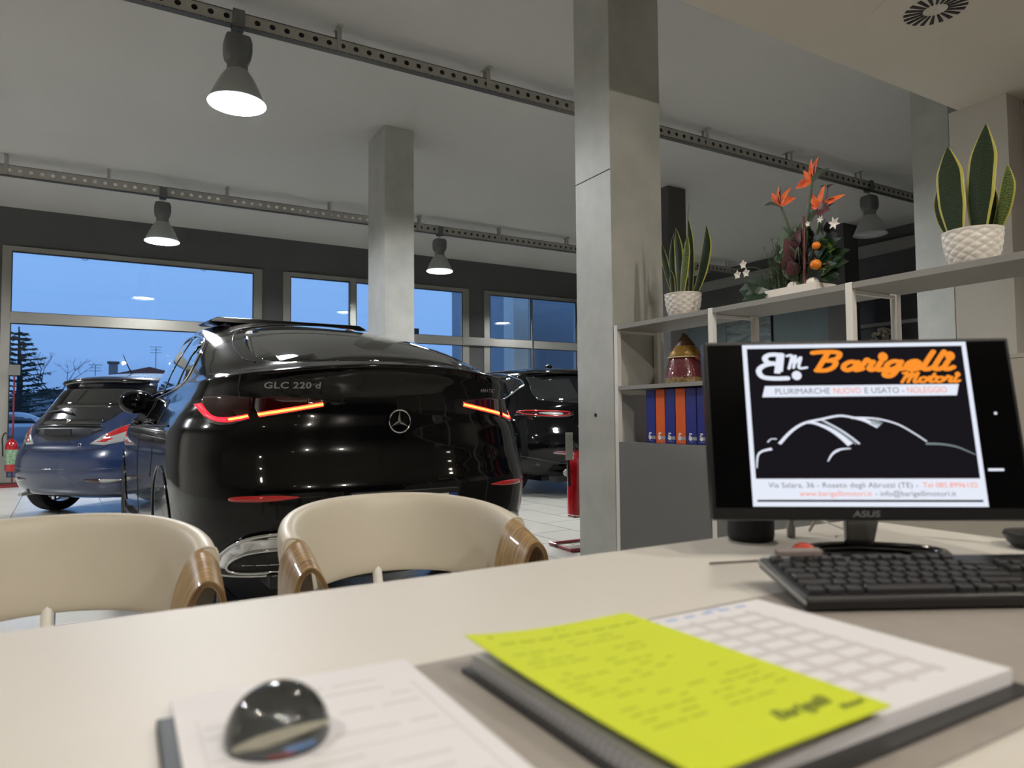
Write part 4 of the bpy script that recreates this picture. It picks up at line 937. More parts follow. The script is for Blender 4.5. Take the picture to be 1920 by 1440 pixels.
# ------------------------------------------------------------------ chairs
def make_chair():
    r = root('armchair', 'x', 'chair')
    def shell_pt(u, t):
        """u -1..1 around, t 0..1 around the cross section loop"""
        th = u*math.radians(95)
        xo, yo = math.sin(th), math.cos(th)
        au = abs(u)
        top = .752-.062*max(0, (au-.12)/.88)**2.0; bot = .525-.03*au**2
        rx_ = .285; ry_ = .27
        lean = .035
        q = 2*PI*t; n_ = 3.2
        cx = math.copysign(abs(math.cos(q))**(2/n_), math.cos(q)); cz = math.copysign(abs(math.sin(q))**(2/n_), math.sin(q))
        z = (top+bot)/2+(top-bot)/2*cz
        k = (z-.52)/.23
        th_ = .024+.006*au
        # roll the top edge outward a little
        off = lean*k+th_*cx-.018*max(0, k-.6)**2
        return (xo*(rx_+off), -.02+yo*(ry_+off), z)
    nU, nT = 60, 28
    vs_ = [shell_pt(-1+2*i/nU, j/nT) for i in range(nU+1) for j in range(nT)]
    fs = [(i*nT+j, i*nT+(j+1) % nT, (i+1)*nT+(j+1) % nT, (i+1)*nT+j) for i in range(nU) for j in range(nT)]
    fs += [tuple(range(nT)), tuple(nU*nT+j for j in range(nT))[::-1]]
    MB().add(vs_, fs).build('backrest', M_leath, r, smooth=60)
    # piping round the arm ends
    for sd in (-1, 1):
        pts = [Vector(shell_pt(sd*.985, j/nT)) for j in range(nT)]
        c0 = sum(pts, Vector())/nT; pts = [c0+(p-c0)*1.03 for p in pts]
        MB().tube(pts, .0035, 8, closed=True).build('piping', M_leath, r, smooth=60)
    # bent wood arms: laminated strip folded over, open loop facing forward
    for sd in (-1, 1):
        prof = smooth2([(.232, .47), (.236, .54), (.247, .60), (.268, .655), (.292, .680), (.318, .672), (.336, .640), (.342, .58), (.338, .47)], 5)
        nP = len(prof); b = MB(); rings = []
        for yy, sc_, dz in ((-.040, 1.03, .004), (-.08, 1.0, -.002), (-.12, .97, -.010), (-.165, .93, -.020)):
            for thk in (0, 1):
                L = []
                for i, (a, z) in enumerate(prof):
                    p0 = prof[max(i-1, 0)]; p1 = prof[min(i+1, nP-1)]; dx, dz_ = p1[0]-p0[0], p1[1]-p0[1]; l = math.hypot(dx, dz_)
                    nx, nz_ = -dz_/l, dx/l
                    xx = .290+(a-.290)*sc_+(nx*-.012*thk if True else 0)*-1*-1; zz = .47+(z-.47)*sc_+dz+(-nz_*.012*thk)
                    L.append((sd*(xx), yy, zz))
                rings.append(L)
        for s_ in range(3):
            o0, i0, o1, i1 = rings[2*s_], rings[2*s_+1], rings[2*s_+2], rings[2*s_+3]
            for A, B in ((o0, o1), (i0, i1)):
                b.add(A+B, [(k, k+1, nP+k+1, nP+k) for k in range(nP-1)])
        for A, B, m_i in ((rings[0], rings[1], 0), (rings[6], rings[7], 0)):
            b.add(A+B, [(k, k+1, nP+k+1, nP+k) for k in range(nP-1)], m_i)
        bo = b.build('armrest', [M_wood, M_lam], r, smooth=50)
        for fr_ in (.33, .66):      # dark glue lines on the front edge
            pts = [Vector(a)*(1-fr_)+Vector(c_)*fr_+Vector((0, -.0004, 0)) for a, c_ in zip(rings[6], rings[7])]
            MB().tube(pts, .0008, 5).build('veneer_line', M_lam, bo)
    cu_ = MB(); vs_ = []
    for z, s_ in ((.40, .92), (.41, .98), (.44, 1.0), (.462, .97), (.472, .86)):
        for k in range(40):
            a = 2*PI*k/40; n_ = 3; c, q = math.cos(a), math.sin(a)
            vs_.append((.235*s_*math.copysign(abs(c)**(2/n_), c), -.01+.235*s_*math.copysign(abs(q)**(2/n_), q), z))
    cu_.add(vs_, [(j*40+k, j*40+(k+1) % 40, (j+1)*40+(k+1) % 40, (j+1)*40+k) for j in range(4) for k in range(40)]+[tuple(range(40))[::-1], tuple(range(160, 200))])
    cu_.build('seat', M_leath, r, smooth=60)
    MB().tube([(-.22, .18, .40), (-.22, .16, .56)], .014, 10).tube([(.22, .18, .40), (.22, .16, .56)], .014, 10).tube([(0, .20, .40), (0, .255, .56)], .014, 10).build('back_support', M_post, r, smooth=50)
    for x in (-1, 1):
        for y in (-1, 1):
            MB().tube([(x*.15, y*.15-.01, .41), (x*.23, y*.23-.01, 0)], [.017, .010], 12).build('leg', M_wood, r, smooth=50)
    return r
ch = make_chair(); ch.location = (.705, 1.755, 0); tag(ch, 'cream leather armchair with two bent wood arms in front of the licence plate', 'chair', 'armchairs across the desk')
c2 = copy_tree(ch); c2.location = (-.105, 1.745, 0); tag(c2, 'cream leather armchair with bent wood arm at the left edge of the view', 'chair', 'armchairs across the desk')
c2.rotation_euler = (0, 0, 0)

# ------------------------------------------------------------------ shelving unit
X0, X1 = 2.69, 3.04; ZT = 1.53
sh_ = root('shelving_unit', 'grey and white open shelving unit running from the big column, with doors below', 'shelving unit', (X0, 0, 0))
ys_ = [3.325, 2.555, 1.78, 1.005, .23]
for y in ys_:
    for x in (0, X1-X0-.03):
        MB().box(x, x+.03, y, y+.032, 0, ZT).build('post', M_post, sh_, bevel=.002)
    MB().box(.03, X1-X0-.03, y+.008, y+.024, ZT-.045, ZT-.032).build('cross_bar', M_post, sh_)
for a, b in zip(ys_[1:], ys_[:-1]):
    MB().box(.0, X1-X0, a+.034, b-.002, ZT-.028, ZT-.002).build('shelf', M_shelf, sh_, bevel=.001)
MB().box(.002, X1-X0-.002, ys_[1]+.034, ys_[0]-.002, 1.135, 1.158).build('shelf', M_shelf, sh_)
for i, (a, b) in enumerate(zip(ys_[1:], ys_[:-1])):
    zt = .822 if i < 2 else 1.165
    MB().box(.02, X1-X0, a+.034, b-.002, .06, zt-.002).build('cabinet_box', M_shelf, sh_)
    MB().box(0, .018, a+.036, b-.004, .07, zt).build('door', M_shelfd if i == 0 else (M_shelfl if i > 1 else M_shelfd), sh_, bevel=.001)
    if i > 1: MB().box(.0, X1-X0, a+.034, b-.002, zt+.002, zt+.016).build('cabinet_top', M_shelfl, sh_)
# binders
cols = [('blue', '#1c2a78'), ('orange', '#cf5a22'), ('blue', '#1c2a78'), ('orange', '#cf5a22'), ('blue', '#1c2a78'), ('blue', '#1c2a78')]
wh = ['leftmost blue ring binder on the shelf, beside the bare corner', 'orange ring binder between the first and the middle blue binders', 'blue ring binder standing between the two orange binders',
      'orange ring binder with the wide blue binders on its right', 'blue ring binder just right of the second orange binder', 'blue ring binder furthest right, half behind the monitor']
M_lab = mat('label_grey', '#8d9096', .5); M_labw = mat('label_white', '#d8d8da', .5)
M_bb = mat('binder_blue', '#1c2a78', .45, noise=.03); M_bo = mat('binder_orange', '#cf5a22', .45, noise=.03)
for i, (cn, ch_) in enumerate(cols):
    yc = 3.086-.0805*i; hw = .0385
    b = root('ring_binder', wh[i], 'binder', (2.735, yc, .8225), group='ring binders on the shelf')
    sp_ = MB().box(0, .004, -hw, hw, 0, .305).box(0, .27, hw-.003, hw, 0, .305).box(0, .27, -hw, -hw+.003, 0, .305).build('cover', M_bb if cn == 'blue' else M_bo, b, bevel=.0012)
    MB().box(.012, .262, -hw+.006, hw-.006, .008, .296).build('paper_block', M_paper, b)
    st = MB().box(-.0006, 0, -hw, .012, .022, .040).build('label_strip', M_lab, sp_)
    MB().lathe([(.012, 0), (.012, .0008)], 20, M=Matrix.Translation((-.0006, .008, .031)) @ Matrix.Rotation(-PI/2, 4, 'Y')).lathe([(.007, 0), (.007, .0008)], 12, M=Matrix.Translation((-.0006, .012, .043)) @ Matrix.Rotation(-PI/2, 4, 'Y')).build('logo_mark', M_labw, sp_)
    MB().box(-.0008, 0, -.004, .016, .052, .060).build('name_tag', M_labw, sp_)
    MB().box(-.0008, 0, -.014, .016, .012, .0145).build('small_print', M_lab, sp_)
# gnome figurine seen from behind
gn = root('gnome_figurine', 'figurine from behind with brown pointed hat, golden cape and dark red robe', 'figurine', (2.83, 2.895, 1.158), math.radians(10))
M_robe = mat('burgundy_glaze', '#64222c', .22, coat=.8, bump=.8, bscale=55, bump_d=.006); M_gold = mat('gold_cape', '#a4803a', .4, metal=.25, col2='#6b4a1c', nscale=70, bump=.4); M_hat = mat('brown_hat', '#5a3a20', .4, col2='#3a2413', nscale=40, bump=.5, bscale=60, bump_d=.004)
M_hem = mat('patterned_hem', '#2b2420', .5, col2='#a98b52', nscale=110)
rb = MB().lathe([(.112, .030), (.108, .06), (.100, .10), (.088, .14), (.074, .165), (.05, .18)], 40, rf=lambda a, j, z: 1+.03*math.sin(7*a)).build('robe', M_robe, gn, smooth=60)
MB().lathe([(.106, 0), (.113, .003), (.113, .030), (.108, .033)], 40).build('hem', M_hem, gn, smooth=40)
MB().lathe([(.094, .142), (.098, .148), (.084, .178), (.062, .205), (.045, .22)], 40, rf=lambda a, j, z: 1+.025*math.sin(5*a)).build('cape', M_gold, gn, smooth=60)
MB().tube([(.096*math.cos(a), .096*math.sin(a), .145) for a in [2*PI*k/40 for k in range(40)]], .004, 6, closed=True).build('cape_trim', mat('beaded_trim', '#c2b48e', .4), gn, smooth=60)
MB().tube([(0, 0, .195), (0, 0, .215), (.0, .002, .24), (0, .004, .262), (.0, .010, .283)], [.062, .055, .038, .022, .007], 20).build('hat', M_hat, gn, smooth=60)
MB().lathe([(max(.02*math.sin(PI*k/8), .001), -.02*math.cos(PI*k/8)) for k in range(9)], 16, M=Matrix.Translation((-.02, -.098, .142))).build('hand_ball', mat('copper_ball', '#7c4030', .25, coat=.6), gn, smooth=60)
tag(MB().box(2.93, 2.935, 2.985, 3.04, 1.158, 1.26).build('red_card', mat('red_card', '#a8402c', .6)), 'thin red card standing behind the figurine', 'card')

# ------------------------------------------------------------------ potted snake plants
M_leafc = leaf_mat('snake_leaf', '#131f0f', '#24361d', 34); M_leafe = mat('leaf_margin', '#a8a347', .45, noise=.05)
M_leafz = leaf_mat('banded_leaf', '#1f2f16', '#6b7b3c', 50)
M_pot = mat('white_ceramic', '#d9d3cb', .38)
M_soil = mat('potting_soil', '#2c241c', .9, bump=.6)
def blade(r, base, tip, wd, bend=(0, 0, 0), face=0.0, tipl=.12, m=None, cup=.25):
    """leaf: center green column strip with yellow margins"""
    n = 16; b = MB(); base, tip, bend = Vector(base), Vector(tip), Vector(bend); V = []
    ax = (tip-base).normalized(); side0 = Vector((math.sin(face), -math.cos(face), 0)); side = (side0-ax*side0.dot(ax)).normalized(); nr = ax.cross(side)
    for i in range(n+1):
        t = i/n; p = base+(tip-base)*t+bend*(4*t*(1-t))
        w_ = wd*min(1, (.45+.75*(t/.55)) if t < .55 else 1.2*(1-((t-.55)/.45)**1.9) if t < .999 else 0)*.5/1.1+.0006
        cols_ = (-1, -.84, -.4, 0, .4, .84, 1)
        for c in cols_:
            tw = side*math.cos(.5*t)+nr*math.sin(.5*t)*.6
            V.append(p+tw*c*w_+nr*(abs(c)**1.5)*w_*cup)
        for c in cols_[::-1]:
            V.append(p+(side*math.cos(.5*t)+nr*math.sin(.5*t)*.6)*c*w_*.96+nr*((abs(c)**1.5)*w_*cup-.0022))
    K = 14
    for i in range(n):
        for k in range(K):
            e_ = k in (0, 5, 6, 7, 12, 13)
            b.add([V[i*K+k], V[i*K+(k+1) % K], V[(i+1)*K+(k+1) % K], V[(i+1)*K+k]], [(0, 1, 2, 3)], 1 if e_ else 0)
    bm_o = b.build('leaf', [m or M_leafc, M_leafe], r, smooth=60); return bm_o
def snake_plant(label, loc, R_, hp, leaves, quilt):
    r = root('snake_plant', label, 'potted plant', loc)
    pf = [(R_*.62, 0), (R_*.72, hp*.02), (R_*.84, hp*.2), (R_*.93, hp*.45), (R_*.985, hp*.75), (R_, hp)]
    pf = smooth2(pf, 8)
    def rf(a, j, z):
        if j > len(pf)-4: return 1
        u = a*11/(2*PI); v = z/hp*4.2
        d1 = abs(((u+v) % 1)-.5)*2; d2 = abs(((u-v) % 1)-.5)*2
        return 1-quilt*(max(d1, d2)**3)
    MB().lathe(pf+[(R_*.965, hp), (R_*.95, hp*.85)], 132, rf=rf, cap=True).build('pot', M_pot, r, smooth=80)
    MB().lathe([(R_*.94, hp*.84), (R_*.94, hp*.86)], 24).build('soil', M_soil, r)
    for lf in leaves: blade(r, *lf[:3], **(lf[3] if len(lf) > 3 else {}))
    return r
z0 = .085
sp1 = snake_plant('small snake plant in a white pot at the left end of the shelf top', (2.83, 2.905, ZT), .104, .135, [
    ((0, .04, z0), (0, .165, .46), .050, dict(bend=(0, .02, 0))), ((.01, .02, z0), (0, .065, .50), .050, dict(bend=(0, .045, -.01))),
    ((-.03, 0, z0), (-.02, .025, .52), .062, dict(bend=(0, -.01, 0))), ((.04, -.01, z0), (.03, -.02, .575), .048, dict(bend=(0, -.015, 0))),
    ((.02, -.045, z0), (0, -.19, .485), .068, dict(bend=(0, -.035, 0))), ((.03, -.03, z0), (.04, -.155, .46), .045, dict(bend=(0, -.02, 0))),
    ((-.05, -.035, z0), (-.04, -.085, .45), .055, dict(m=M_leafz)), ((-.03, .045, z0), (-.03, .06, .28), .04)], .06)
MB().tube([(.03, -.02, .565), (.026, -.027, .605), (.03, -.035, .66)], .0022, 6).build('leaf_tip', M_lam, sp1)
snake_plant('large snake plant in a quilted white pot at the right end of the shelf top', (2.83, 1.375, ZT), .101, .135, [
    ((-.045, .03, z0), (-.04, .055, .475), .105, dict(bend=(0, .01, 0), cup=.15)), ((-.02, -.03, z0), (-.01, -.068, .525), .105, dict(bend=(0, .01, 0), cup=.2)),
    ((.03, -.045, z0), (.0, -.128, .355), .055, dict(bend=(0, -.02, 0), m=M_leafz)), ((.02, .05, z0), (.02, .125, .35), .05, dict(bend=(0, .03, 0))),
    ((.04, .01, z0), (.03, .005, .42), .035), ((.05, .02, z0), (.04, .02, .41), .03), ((.04, .05, z0), (.03, .10, .40), .035, dict(bend=(0, .03, 0))), ((.03, -.05, z0), (.03, -.06, .33), .04)], .05)

# ------------------------------------------------------------------ flower arrangement
fa = root('flower_arrangement', 'white box planter with orange bird of paradise flowers and mixed greenery on the shelf top', 'flower arrangement', (2.80, 2.14, ZT))
MB().box(-.05, .10, -.145, .135, 0, .045).build('planter_box', M_pot, fa, bevel=.003)
for y in (-.10, .0): MB().lathe([(max(.026*math.sin(PI*k/10), .001), .048-.026*math.cos(PI*k/10)) for k in range(11)], 20, M=Matrix.Translation((-.01, y+.0, 0)) @ Matrix.Diagonal((1, 1.3, 1, 1))).build('white_pebble', M_pot, fa, smooth=60)
M_or = mat('orange_petal', '#ee7a30', .45, col2='#d8451f', nscale=30); M_pu = mat('purple_petal', '#2a1f3d', .4); M_stem = mat('green_stem', '#3a4a34', .5, noise=.1)
M_red = mat('dark_red_stem', '#5a1f22', .4); M_gleaf = mat('glossy_leaf', '#1e3320', .3, noise=.15); M_eu2 = mat('eucalyptus', '#5a6a58', .6, noise=.1); M_maro = mat('maroon_leaf', '#4a1f26', .45, noise=.15)
M_lime = mat('light_leaf', '#5d7a2c', .45, noise=.15); M_wpet = mat('white_petal', '#d9d4cc', .5); M_orng = mat('mandarin', '#d9791c', .4); M_rose = mat('rosemary', '#3c4f2e', .6, noise=.2)
def petal(b, base, tip, wd, nrm=(1, 0, 0), mi=0, cup=.3):
    base, tip = Vector(base), Vector(tip); ax = (tip-base); L_ = ax.length; ax.normalize(); nr = Vector(nrm); nr = (nr-ax*nr.dot(ax)).normalized(); sd = ax.cross(nr); n = 7; V = []
    for i in range(n+1):
        t = i/n; w_ = wd*.72*(math.sin(PI*min(.999, .08+t*.92)**.8))+.0004; p = base+ax*L_*t+nr*(.08*L_*math.sin(PI*t))
        V += [p-sd*w_+nr*w_*cup, p, p+sd*w_+nr*w_*cup, p-nr*.0012]
    for i in range(n):
        for k in range(4): b.add([V[i*4+k], V[i*4+(k+1) % 4], V[(i+1)*4+(k+1) % 4], V[(i+1)*4+k]], [(0, 1, 2, 3)], mi)
    return b
def bop(hx, hy, hz, beak, petals, stem):
    st = MB().tube([tuple(p) for p in smooth2(stem, 6)], .006, 8)
    so = st.build('stem', M_stem, fa, smooth=60)
    b = MB(); petal(b, (hx, hy, hz-.012), beak, .030, (0, 0, 1), 2, .6)
    for (dy, dz, w_, mi) in petals: petal(b, (hx, hy, hz), (hx-.01+abs(dy)*.2, hy+dy, hz+dz), w_, (-1, 0, 0), mi)
    b.build('bird_of_paradise', [M_or, M_pu, M_eu2], fa, smooth=60)
bop(-.01, .063, .455, (-.01, .155, .475), [(.048, .075, .018, 0), (.0, .09, .012, 0), (-.012, .075, .010, 1), (.008, .08, .006, 1), (-.065, .068, .020, 0), (-.085, .012, .026, 0), (-.05, .03, .02, 0)],
    [(0, .0, .04), (.01, -.01, .18), (-.01, .02, .34), (-.01, .06, .445)])
bop(-.02, -.125, .515, (-.02, -.215, .545), [(.048, .062, .018, 0), (.01, .075, .006, 1), (-.005, .10, .016, 0), (-.025, .095, .012, 1), (-.035, .10, .018, 0), (.10, -.005, .028, 0)],
    [(0, -.04, .04), (-.01, -.07, .2), (-.02, -.10, .38), (-.02, -.12, .505)])
bop(-.01, -.15, .385, (-.01, -.10, .33), [(.05, .085, .022, 0), (.045, .03, .022, 0), (-.01, .06, .022, 0), (-.035, .10, .018, 0), (-.12, .03, .020, 0), (-.06, .02, .02, 1), (.0, -.02, .016, 1)],
    [(0, -.06, .04), (0, -.10, .2), (-.01, -.14, .30), (-.01, -.148, .38)])
MB().tube([(-.03, -.075, .04), (-.03, -.080, .36)], .007, 8).build('stem', M_red, fa, smooth=60)
def leafy(name, m, items, w_):
    b = MB()
    for base, tip in items: petal(b, base, tip, w_, (-1, .1, .3))
    return b.build(name, m, fa, smooth=60)
random.seed(11)
# big glossy leaves low at the left, maroon, eucalyptus, citrus leaves at the right
for tpt, w_ in (((-.04, .30, .075), .075), ((-.05, .24, .11), .055), ((-.07, .25, -.005+.02), .07)):
    leafy('glossy_leaf', M_gleaf, [((-.03, .12, .05), tpt)], w_)
for k in range(22):
    y = random.uniform(-.07, .10); z = random.uniform(.2, .34); leafy('eucalyptus_leaf', M_eu2, [((random.uniform(-.03, .03), y*.6, z-.05), (random.uniform(-.05, .04), y+random.uniform(-.03, .04), z+.02))], .045)
for k in range(5):
    leafy('maroon_leaf', M_maro, [((-.02, -.02+random.uniform(-.02, .02), .10+k*.03), (-.03+random.uniform(-.02, .02), -.03+random.uniform(-.05, .05), .17+k*.035))], .05)
leafy('maroon_leaf', M_maro, [((-.03, -.155, .37), (-.03, -.215, .355))], .045)
for k in range(22):
    a = random.uniform(-1, 1); y0 = -.15+random.uniform(-.03, .03); z_ = random.uniform(.08, .22)
    leafy('citrus_leaf', random.choice([M_lime, M_gleaf, M_gleaf]), [((random.uniform(-.03, .03), y0, z_), (random.uniform(-.05, .03), y0-random.uniform(.03, .12), z_+random.uniform(-.05, .06)))], .042)
for k in range(40):
    y0 = random.uniform(-.18, .06); z_ = random.uniform(.07, .29)
    leafy('dark_leaf', random.choice([M_gleaf, M_eu2, mat('plum_leaf', '#2b2830', .5, noise=.2)]), [((random.uniform(-.02, .05), y0, z_), (random.uniform(-.04, .05), y0+random.uniform(-.07, .07), z_+random.uniform(.0, .07)))], .035)
# needle foliage
b = MB()
for k in range(95):
    y0 = random.uniform(-.05, .12); bx = random.uniform(-.04, .05); hx = random.uniform(-.06, .04); top = random.uniform(.12, .31); y1 = y0+random.uniform(-.05, .06)
    P0, P1 = Vector((bx, y0, .04)), Vector((hx, y1, top)); b.tube([P0, (P0+P1)/2+Vector((0, 0, .01)), P1], .0012, 4)
    for q in range(16):
        t = .2+.8*q/16; p = P0.lerp(P1, t); an = q*2.4; dv = Vector((math.cos(an), math.sin(an), .8))*.016
        s_ = dv.cross(Vector((0, 0, 1))).normalized()*.0024
        b.add([p-s_, p+s_, p+dv], [(0, 1, 2)])
tag(b.build('rosemary_foliage', M_rose, fa), kind='stuff')
for (y, z, rr_) in ((-.155, .205, .019), (-.150, .120, .025)):
    MB().lathe([(max(rr_*math.sin(PI*k/10), .001), -rr_*.92*math.cos(PI*k/10)) for k in range(11)], 20, M=Matrix.Translation((-.05, y, z))).build('mandarin', M_orng, fa, smooth=60)
def blossom(y, z, s_, n_):
    b = MB(); c0 = Vector((-.04, y, z))
    for k in range(n_):
        a = 2*PI*k/n_+.3; petal(b, c0, c0+Vector((-.3*s_, math.cos(a)*s_, math.sin(a)*s_)), s_*.55 if n_ < 6 else s_*.3, (-1, 0, 0))
    b.build('white_blossom', M_wpet, fa, smooth=60)
for y, z in ((.262, .20), (.30, .155), (.245, .155)): blossom(y, z, .024, 5)
MB().tube([tuple(p) for p in smooth2([(-.02, .11, .06), (-.02, .18, .16), (-.03, .25, .185), (-.04, .32, .19)], 6)], .0025, 6).build('stem', M_stem, fa, smooth=60)
blossom(-.245, .285, .030, 6); blossom(-.175, .32, .018, 6); blossom(-.11, .315, .014, 5)
b = MB().tube([tuple(p) for p in smooth2([(0, -.12, .2), (-.01, -.165, .36), (-.01, -.185, .42), (-.01, -.195, .48)], 6)], .0022, 6)
for z_, dy in ((.47, .03), (.462, -.04), (.40, -.04), (.375, -.04)): petal(b, (-.01, -.19, z_), (-.02, -.19+dy, z_+.006), .012, (0, 0, 1))
b.build('eucalyptus_sprig', mat('mauve_sprig', '#5d4a52', .5), fa, smooth=60)

# ------------------------------------------------------------------ extinguishers on floor stands
M_ext = mat('extinguisher_red', '#a01218', .2, coat=.7); M_extr = mat('red_tube_paint', '#7c1a24', .3, coat=.4)
def extinguisher(label, loc, rz, sign_z, s_=1.0):
    r = root('fire_extinguisher', label, 'fire extinguisher', loc, rz)
    b = MB().lathe([(.055, .22), (.078, .235), (.080, .26), (.080, .60), (.070, .65), (.040, .685), (.022, .70), (.022, .72)], 32)
    b.build('cylinder', M_ext, r, smooth=50)
    if 'green' in label: MB().lathe([(.0808, .33), (.0808, .55)], 32, cap=False).build('label_wrap', mat('extinguisher_label', '#9fb59a', .5, col2='#3f6b45', nscale=35), r, smooth=60)
    MB().box(-.018, .018, -.05, .02, .72, .745).box(-.012, .012, -.10, .0, .75, .762).build('valve_lever', M_black, r, bevel=.003)
    MB().tube([tuple(p) for p in smooth2([(.02, 0, .73), (.08, 0, .80), (.115, 0, .72), (.11, 0, .60), (.105, 0, .45)], 8)], .010, 10).build('hose', M_black, r, smooth=60)
    return r
def ext_stand(label, loc, rz, sign_z):
    r = root('extinguisher_stand', label, 'stand', loc, rz)
    hw = .17 if sign_z > .9 else .22; px_ = 0 if sign_z > .9 else .14
    pts = smooth2([(-hw, .16, .014), (-hw, -.14, .014), (-hw+.03, -.17, .014), (hw-.03, -.17, .014), (hw, -.14, .014), (hw, .16, .014)], 5)
    MB().tube(pts, .014, 10).build('floor_tube', M_extr, r, smooth=60)
    for x in (-hw-.002, hw+.002): MB().tube([(x, .02, .014), (x, .06, .014)], .0155, 10).build('rubber_sleeve', M_seal, r, smooth=60)
    MB().tube([(px_, .16, .02), (px_, .16, sign_z)], .012, 10).tube([(-hw, .16, .014), (hw, .16, .014)], .012, 10).build('pole', M_extr, r, smooth=60)
    MB().box(-.06, px_+.10, .06, .16, .205, .218).build('tray', M_extr, r)
    if sign_z > .9: MB().box(-.075, .075, .14, .155, sign_z-.16, sign_z).build('sign_holder', mat('sign_frame', '#6d6d66', .5), r, bevel=.004)
    return r
ext_stand('red tubular extinguisher stand at the left edge by the window', (-1.17, 12.80, 0), 0, 1.83)
extinguisher('red fire extinguisher with green label at the left edge beside the blue hatchback', (-1.17, 12.83, 0), math.radians(180), 0)
st2 = ext_stand('red tubular floor stand poking out behind the big grey column', (3.165, 4.32, 0), math.radians(-4), .62)
extinguisher('red fire extinguisher half hidden behind the big grey column', (3.15, 4.40, 0), math.radians(200), 0)
MB().tube([(.14, .165, .60), (.14, .20, .70), (-.12, .20, .70), (-.20, .12, .70), (-.20, -.115, .70)], .006, 8).build('holder_arm', M_extr, st2, smooth=50)
MB().box(-.24, -.18, -.125, -.118, .66, .86).build('card_holder', mat('acrylic_card', '#8e8f88', .3), st2, bevel=.002)

# ------------------------------------------------------------------ far right of the showroom
pc = root('wall_picture', 'framed stormy grey seascape picture on the blue-grey wall', 'picture', (XR-.02, 10.43, 2.70))
MB().box(-.03, .018, -.62, .62, -.36, .40).build('frame', M_black, pc)
MB().box(-.034, -.03, -.60, .60, -.34, .38).build('canvas', mat('seascape', '#7c8685', .7, col2='#3e4848', nscale=3, aniso=(1, 1, 4)), pc)
bw = root('hat_shaped_vase', 'dark glossy rounded bowl showing just above the monitor', 'bowl', (9.0, 6.74, 1.55))
MB().lathe([(.10, 0), (.20, .12), (.30, .30), (.33, .40), (.25, .47), (.05, .50)], 32).build('bowl', M_blackg, bw, smooth=60)
MB().lathe([(.20, -1.55), (.18, -1.50), (.05, -1.45), (.05, -.1), (.10, .0)], 24).build('pedestal', M_black, bw, smooth=50)
bk = root('bookcase', 'dark bookcase with thin pale shelf against the right wall', 'bookcase', (XR-.02, 7.2, 0))
MB().box(-.35, 0, -.65, .60, 0, 3.15).build('carcass', mat('charcoal_panel', '#2a2a2c', .6), bk)
MB().box(-.42, -.34, -.66, .62, 2.50, 2.56).build('shelf_edge', M_shelf, bk)
MB().box(-.38, -.35, .56, .62, 0, 3.15).build('side_edge', M_shelf, bk)
hy = root('dried_bouquet', 'pale dried bouquet in a vase on the dark bookcase', 'bouquet', (XR-.68, 7.02, 1.95)); random.seed(2)
b = MB()
for k in range(60):
    a, e_ = random.uniform(0, 2*PI), random.uniform(-.5, 1.4); p = Vector((math.cos(a)*math.cos(e_), math.sin(a)*math.cos(e_), math.sin(e_)))*.17+Vector((0, 0, .28))
    petal(b, p, p+Vector((random.uniform(-.03, .03), random.uniform(-.03, .03), .05)), .05)
tag(b.build('blossom_heads', mat('dried_petals', '#8c8474', .7), hy), kind='stuff')
MB().lathe([(.05, 0), (.08, .08), (.04, .2), (.05, .22)], 20).build('vase', M_black, hy, smooth=50)
MB().box(-.12, .30, -.2, .2, -.04, 0).build('bracket', M_shelf, hy)

# ------------------------------------------------------------------ outside
M_grd = mat('car_park_asphalt', '#5b5f66', .9, noise=.1, nscale=1)
struct(MB().box(-80, 140, W+.3, 200, -.25, -.12).build('ground_outside', M_grd))
struct(MB().box(3, 160, 110, 111, -1, 2.6).build('sea_horizon', mat('dusk_sea', '#1d3a73', .6)))
def house(label, loc, rz, wx, wy, wh_, roof_h, wallc, roofc, chimney=True, over=.5):
    r = root('house', label, 'house', loc, rz)
    MB().box(-wx/2, wx/2, 0, wy, -.2, wh_).build('walls', wallc, r)
    MB().prism([(-wx/2-over, wh_-.1), (0, wh_+roof_h), (wx/2+over, wh_-.1), (wx/2+over, wh_-.25), (-wx/2-over, wh_-.25)], lambda u, v, d_: Vector((u, d_, v)), -over, wy+over).build('roof', roofc, r)
    for x in (-wx*.28, wx*.2):
        w_ = MB().box(x-.5, x+.5, -.04, 0, 1.2, 2.4).build('window', mat('house_window', '#2a2f38', .2), r)
    if chimney:
        ck = MB().box(-wx*.30, -wx*.30+.6, 2, 2.6, wh_, wh_+roof_h+.35).build('chimney', mat('chimney_plaster', '#8f8d8a', .8), r)
        MB().box(-wx*.30-.1, -wx*.30+.7, 1.9, 2.7, wh_+roof_h+.35, wh_+roof_h+.5).build('chimney_cap', mat('chimney_cap', '#6b625c', .8), ck)
    return r
M_terra = mat('terracotta_tiles', '#8a5548', .8, noise=.15, nscale=6, bump=.4, bscale=4); M_pale = mat('pale_plaster', '#b9ad92', .8, noise=.05)
house('house with a terracotta roof and chimney behind the blue hatchback', (2.9, 58, 0), 0, 8.6, 8, 3.75, 1.1, M_pale, M_terra)
house('low pale building with a brown roof at the left of the window', (-8.6, 62, 0), math.radians(4), 9.0, 6, 1.2, 1.3, M_pale, mat('brown_tiles', '#5e5450', .8, noise=.1, nscale=4), False)
tag(MB().box(-5.6, -1.9, 72, 78, 2.5, 2.85).box(-5.4, -2.1, 72.2, 77.8, -.2, 2.5).build('flat_roof_building', mat('pale_roof_edge', '#9aa0aa', .8)), 'low flat-roofed building with a pale edge behind the bare tree', 'building')
def antenna(label, x, y, z0, z1):
    b = MB().tube([(x, y, z0), (x, y, z1)], .03, 6)
    for dz, l in ((.0, .5), (-.25, .4), (-.5, .45)): b.tube([(x-l, y, z1+dz), (x+l, y, z1+dz)], .02, 5)
    tag(b.build('roof_antenna', M_lampg), label, 'antenna')
